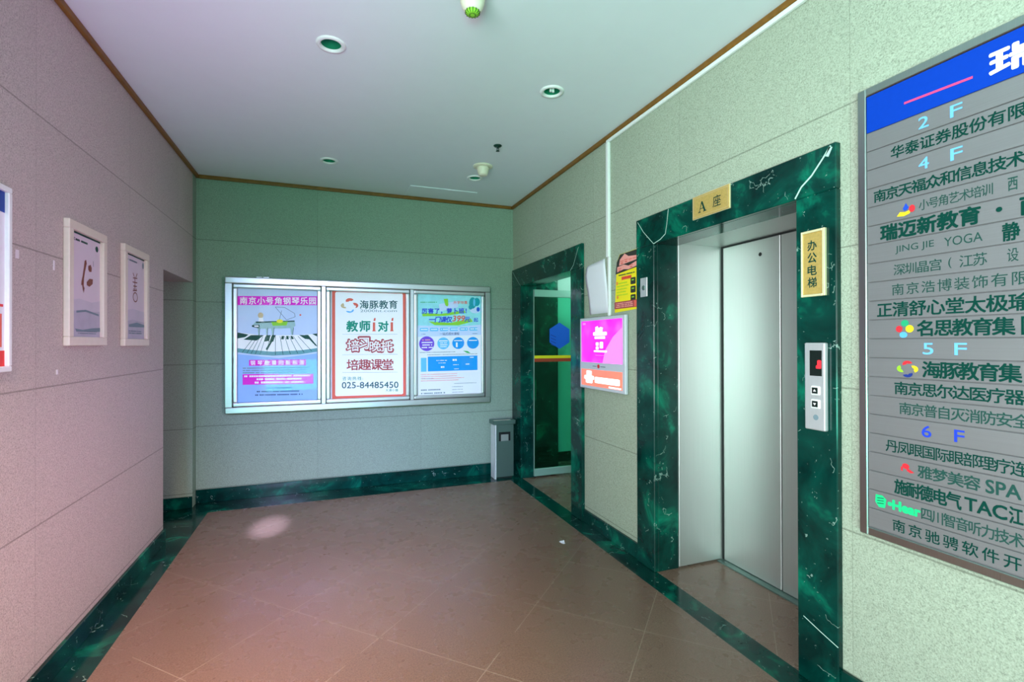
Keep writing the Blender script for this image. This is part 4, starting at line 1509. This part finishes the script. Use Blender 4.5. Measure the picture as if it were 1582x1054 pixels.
# ------------------------------------------------------------------ ceiling fittings
def downlight(cx, cy, label, bulb):
    t = thing('downlight', (cx, cy, ZC), label, 'ceiling light', 'recessed ceiling downlights')
    m_ = MB(M['white_plastic'])
    m_.lathe(cx, cy, [(0.0515, ZC + 0.006), (0.0525, ZC - 0.006), (0.060, ZC - 0.011), (0.072, ZC - 0.009), (0.076, ZC - 0.003), (0.0765, ZC)], n=40, cap_ends=False)
    m_.build('trim_ring', t)
    m_ = MB(M['reflector'])
    m_.lathe(cx, cy, [(0.051, ZC + 0.002), (0.047, ZC + 0.04), (0.036, ZC + 0.085), (0.012, ZC + 0.095)], n=40, cap_ends=False)
    m_.face([(cx + 0.013 * math.cos(2 * PI * i / 12), cy + 0.013 * math.sin(2 * PI * i / 12), ZC + 0.0945) for i in range(12)])
    m_.build('reflector', t)
    if bulb:
        m_ = MB(M['lamp_white'])
        if bulb == 2:
            for dx in (-0.009, 0.009):
                m_.tube((cx + dx, cy, ZC + 0.09), (cx + dx, cy, ZC - 0.004), 0.0075)
            m_.tube((cx - 0.016, cy, ZC + 0.03), (cx + 0.016, cy, ZC + 0.03), 0.009)
        else:
            m_.lathe(cx, cy, [(0.010, ZC + 0.09), (0.012, ZC + 0.05), (0.006, ZC + 0.038)], n=16)
        m_.build('bulb', t)
    return t


downlight(*LAMPS[0], 'dark recessed downlight with no lamp, nearest left one of the four', 0)
downlight(*LAMPS[1], 'recessed downlight showing a white twin-tube lamp, toward the lift side', 2)
downlight(*LAMPS[2], 'small recessed downlight far left over the piano poster bay', 1)
downlight(*LAMPS[3], 'recessed downlight beside the cream conical detector', 0)

dx_, dy_ = 0.612, 2.14
sd = thing('smoke_detector', (dx_, dy_, ZC), 'white round smoke detector with grille at top edge of view', 'smoke detector')
mb = MB(M['cream_plastic'])
mb.lathe(dx_, dy_, [(0.0655, ZC), (0.0655, ZC - 0.014), (0.0599, ZC - 0.020)], n=36)
mb.build('mounting_base', sd)
mb = MB(M['cream_plastic'])
mb.lathe(dx_, dy_, [(0.0531, ZC - 0.018), (0.0565, ZC - 0.030), (0.0554, ZC - 0.050), (0.0514, ZC - 0.056), (0.0514, ZC - 0.0585), (0.0497, ZC - 0.066), (0.0384, ZC - 0.086), (0.0339, ZC - 0.090)], n=36)
mb.build('body', sd)
mb = MB(M['lime'], M['gap'])
mb.lathe(dx_, dy_, [(0.0328, ZC - 0.089), (0.0311, ZC - 0.098), (0.0203, ZC - 0.104), (0.0045, ZC - 0.106)], M['lime'], n=30)
for i in range(14):
    a = 2 * PI * i / 14
    p = Vector((dx_ + 0.0339 * math.cos(a), dy_ + 0.0339 * math.sin(a), ZC - 0.0895))
    q = Vector((dx_ + 0.0322 * math.cos(a), dy_ + 0.0322 * math.sin(a), ZC - 0.0985))
    mb.tube(p, q, 0.0018, M['gap'], 6)
    mb.tube(q, (dx_ + 0.0113 * math.cos(a), dy_ + 0.0113 * math.sin(a), ZC - 0.1058), 0.0014, M['gap'], 6)
mb.build('grille', sd)['label'] = 'green tinted sensor grille'

ex, ey = 1.300, 4.215
ed = thing('ceiling_detector', (ex, ey, ZC), 'cream conical detector under the ceiling near the sprinkler', 'smoke detector')
mb = MB(M['cream_plastic'])
mb.lathe(ex, ey, [(0.088, ZC), (0.088, ZC - 0.008), (0.080, ZC - 0.012), (0.055, ZC - 0.016)], n=36)
mb.build('mounting_base', ed)
mb = MB(M['cream_plastic'])
mb.lathe(ex, ey, [(0.060, ZC - 0.014), (0.054, ZC - 0.035), (0.046, ZC - 0.065), (0.043, ZC - 0.078), (0.036, ZC - 0.086), (0.01, ZC - 0.088)], n=36)
mb.build('body', ed)

px_, py_ = 1.277, 3.735
sp = thing('sprinkler_head', (px_, py_, ZC), 'small dark sprinkler head between lift side downlight and cream detector', 'sprinkler')
mb = MB(M['dark_metal'])
mb.lathe(px_, py_, [(0.033, ZC), (0.034, ZC - 0.003), (0.028, ZC - 0.009), (0.012, ZC - 0.012)], n=28)
mb.build('cover_plate', sp)
mb = MB(M['dark_metal'])
mb.lathe(px_, py_, [(0.009, ZC - 0.010), (0.008, ZC - 0.022)], n=16)
for s in (-1, 1):
    mb.tube((px_ + 0.007 * s, py_, ZC - 0.020), (px_ + 0.010 * s, py_, ZC - 0.034), 0.0025)
    mb.tube((px_ + 0.010 * s, py_, ZC - 0.034), (px_, py_, ZC - 0.045), 0.0025)
mb.tube((px_, py_, ZC - 0.02), (px_, py_, ZC - 0.045), 0.003)
mb.build('frame_arms', sp)
mb = MB(M['dark_metal'])
mb.lathe(px_, py_, [(0.015, ZC - 0.044), (0.016, ZC - 0.0465), (0.004, ZC - 0.048)], n=20)
mb.build('deflector', sp)

mb = MB(M['ceiling'])
mb.box(0.765, 1.470, 4.965, 5.29, ZC - 0.010, ZC - 0.0002, bevel=0.003)
tag(mb.build('access_hatch', origin=(1.12, 5.12, ZC)), 'white rectangular ceiling access hatch close to the back wall', 'ceiling hatch')

for o in bpy.data.objects:
    if '_at' in o:
        del o['_at']
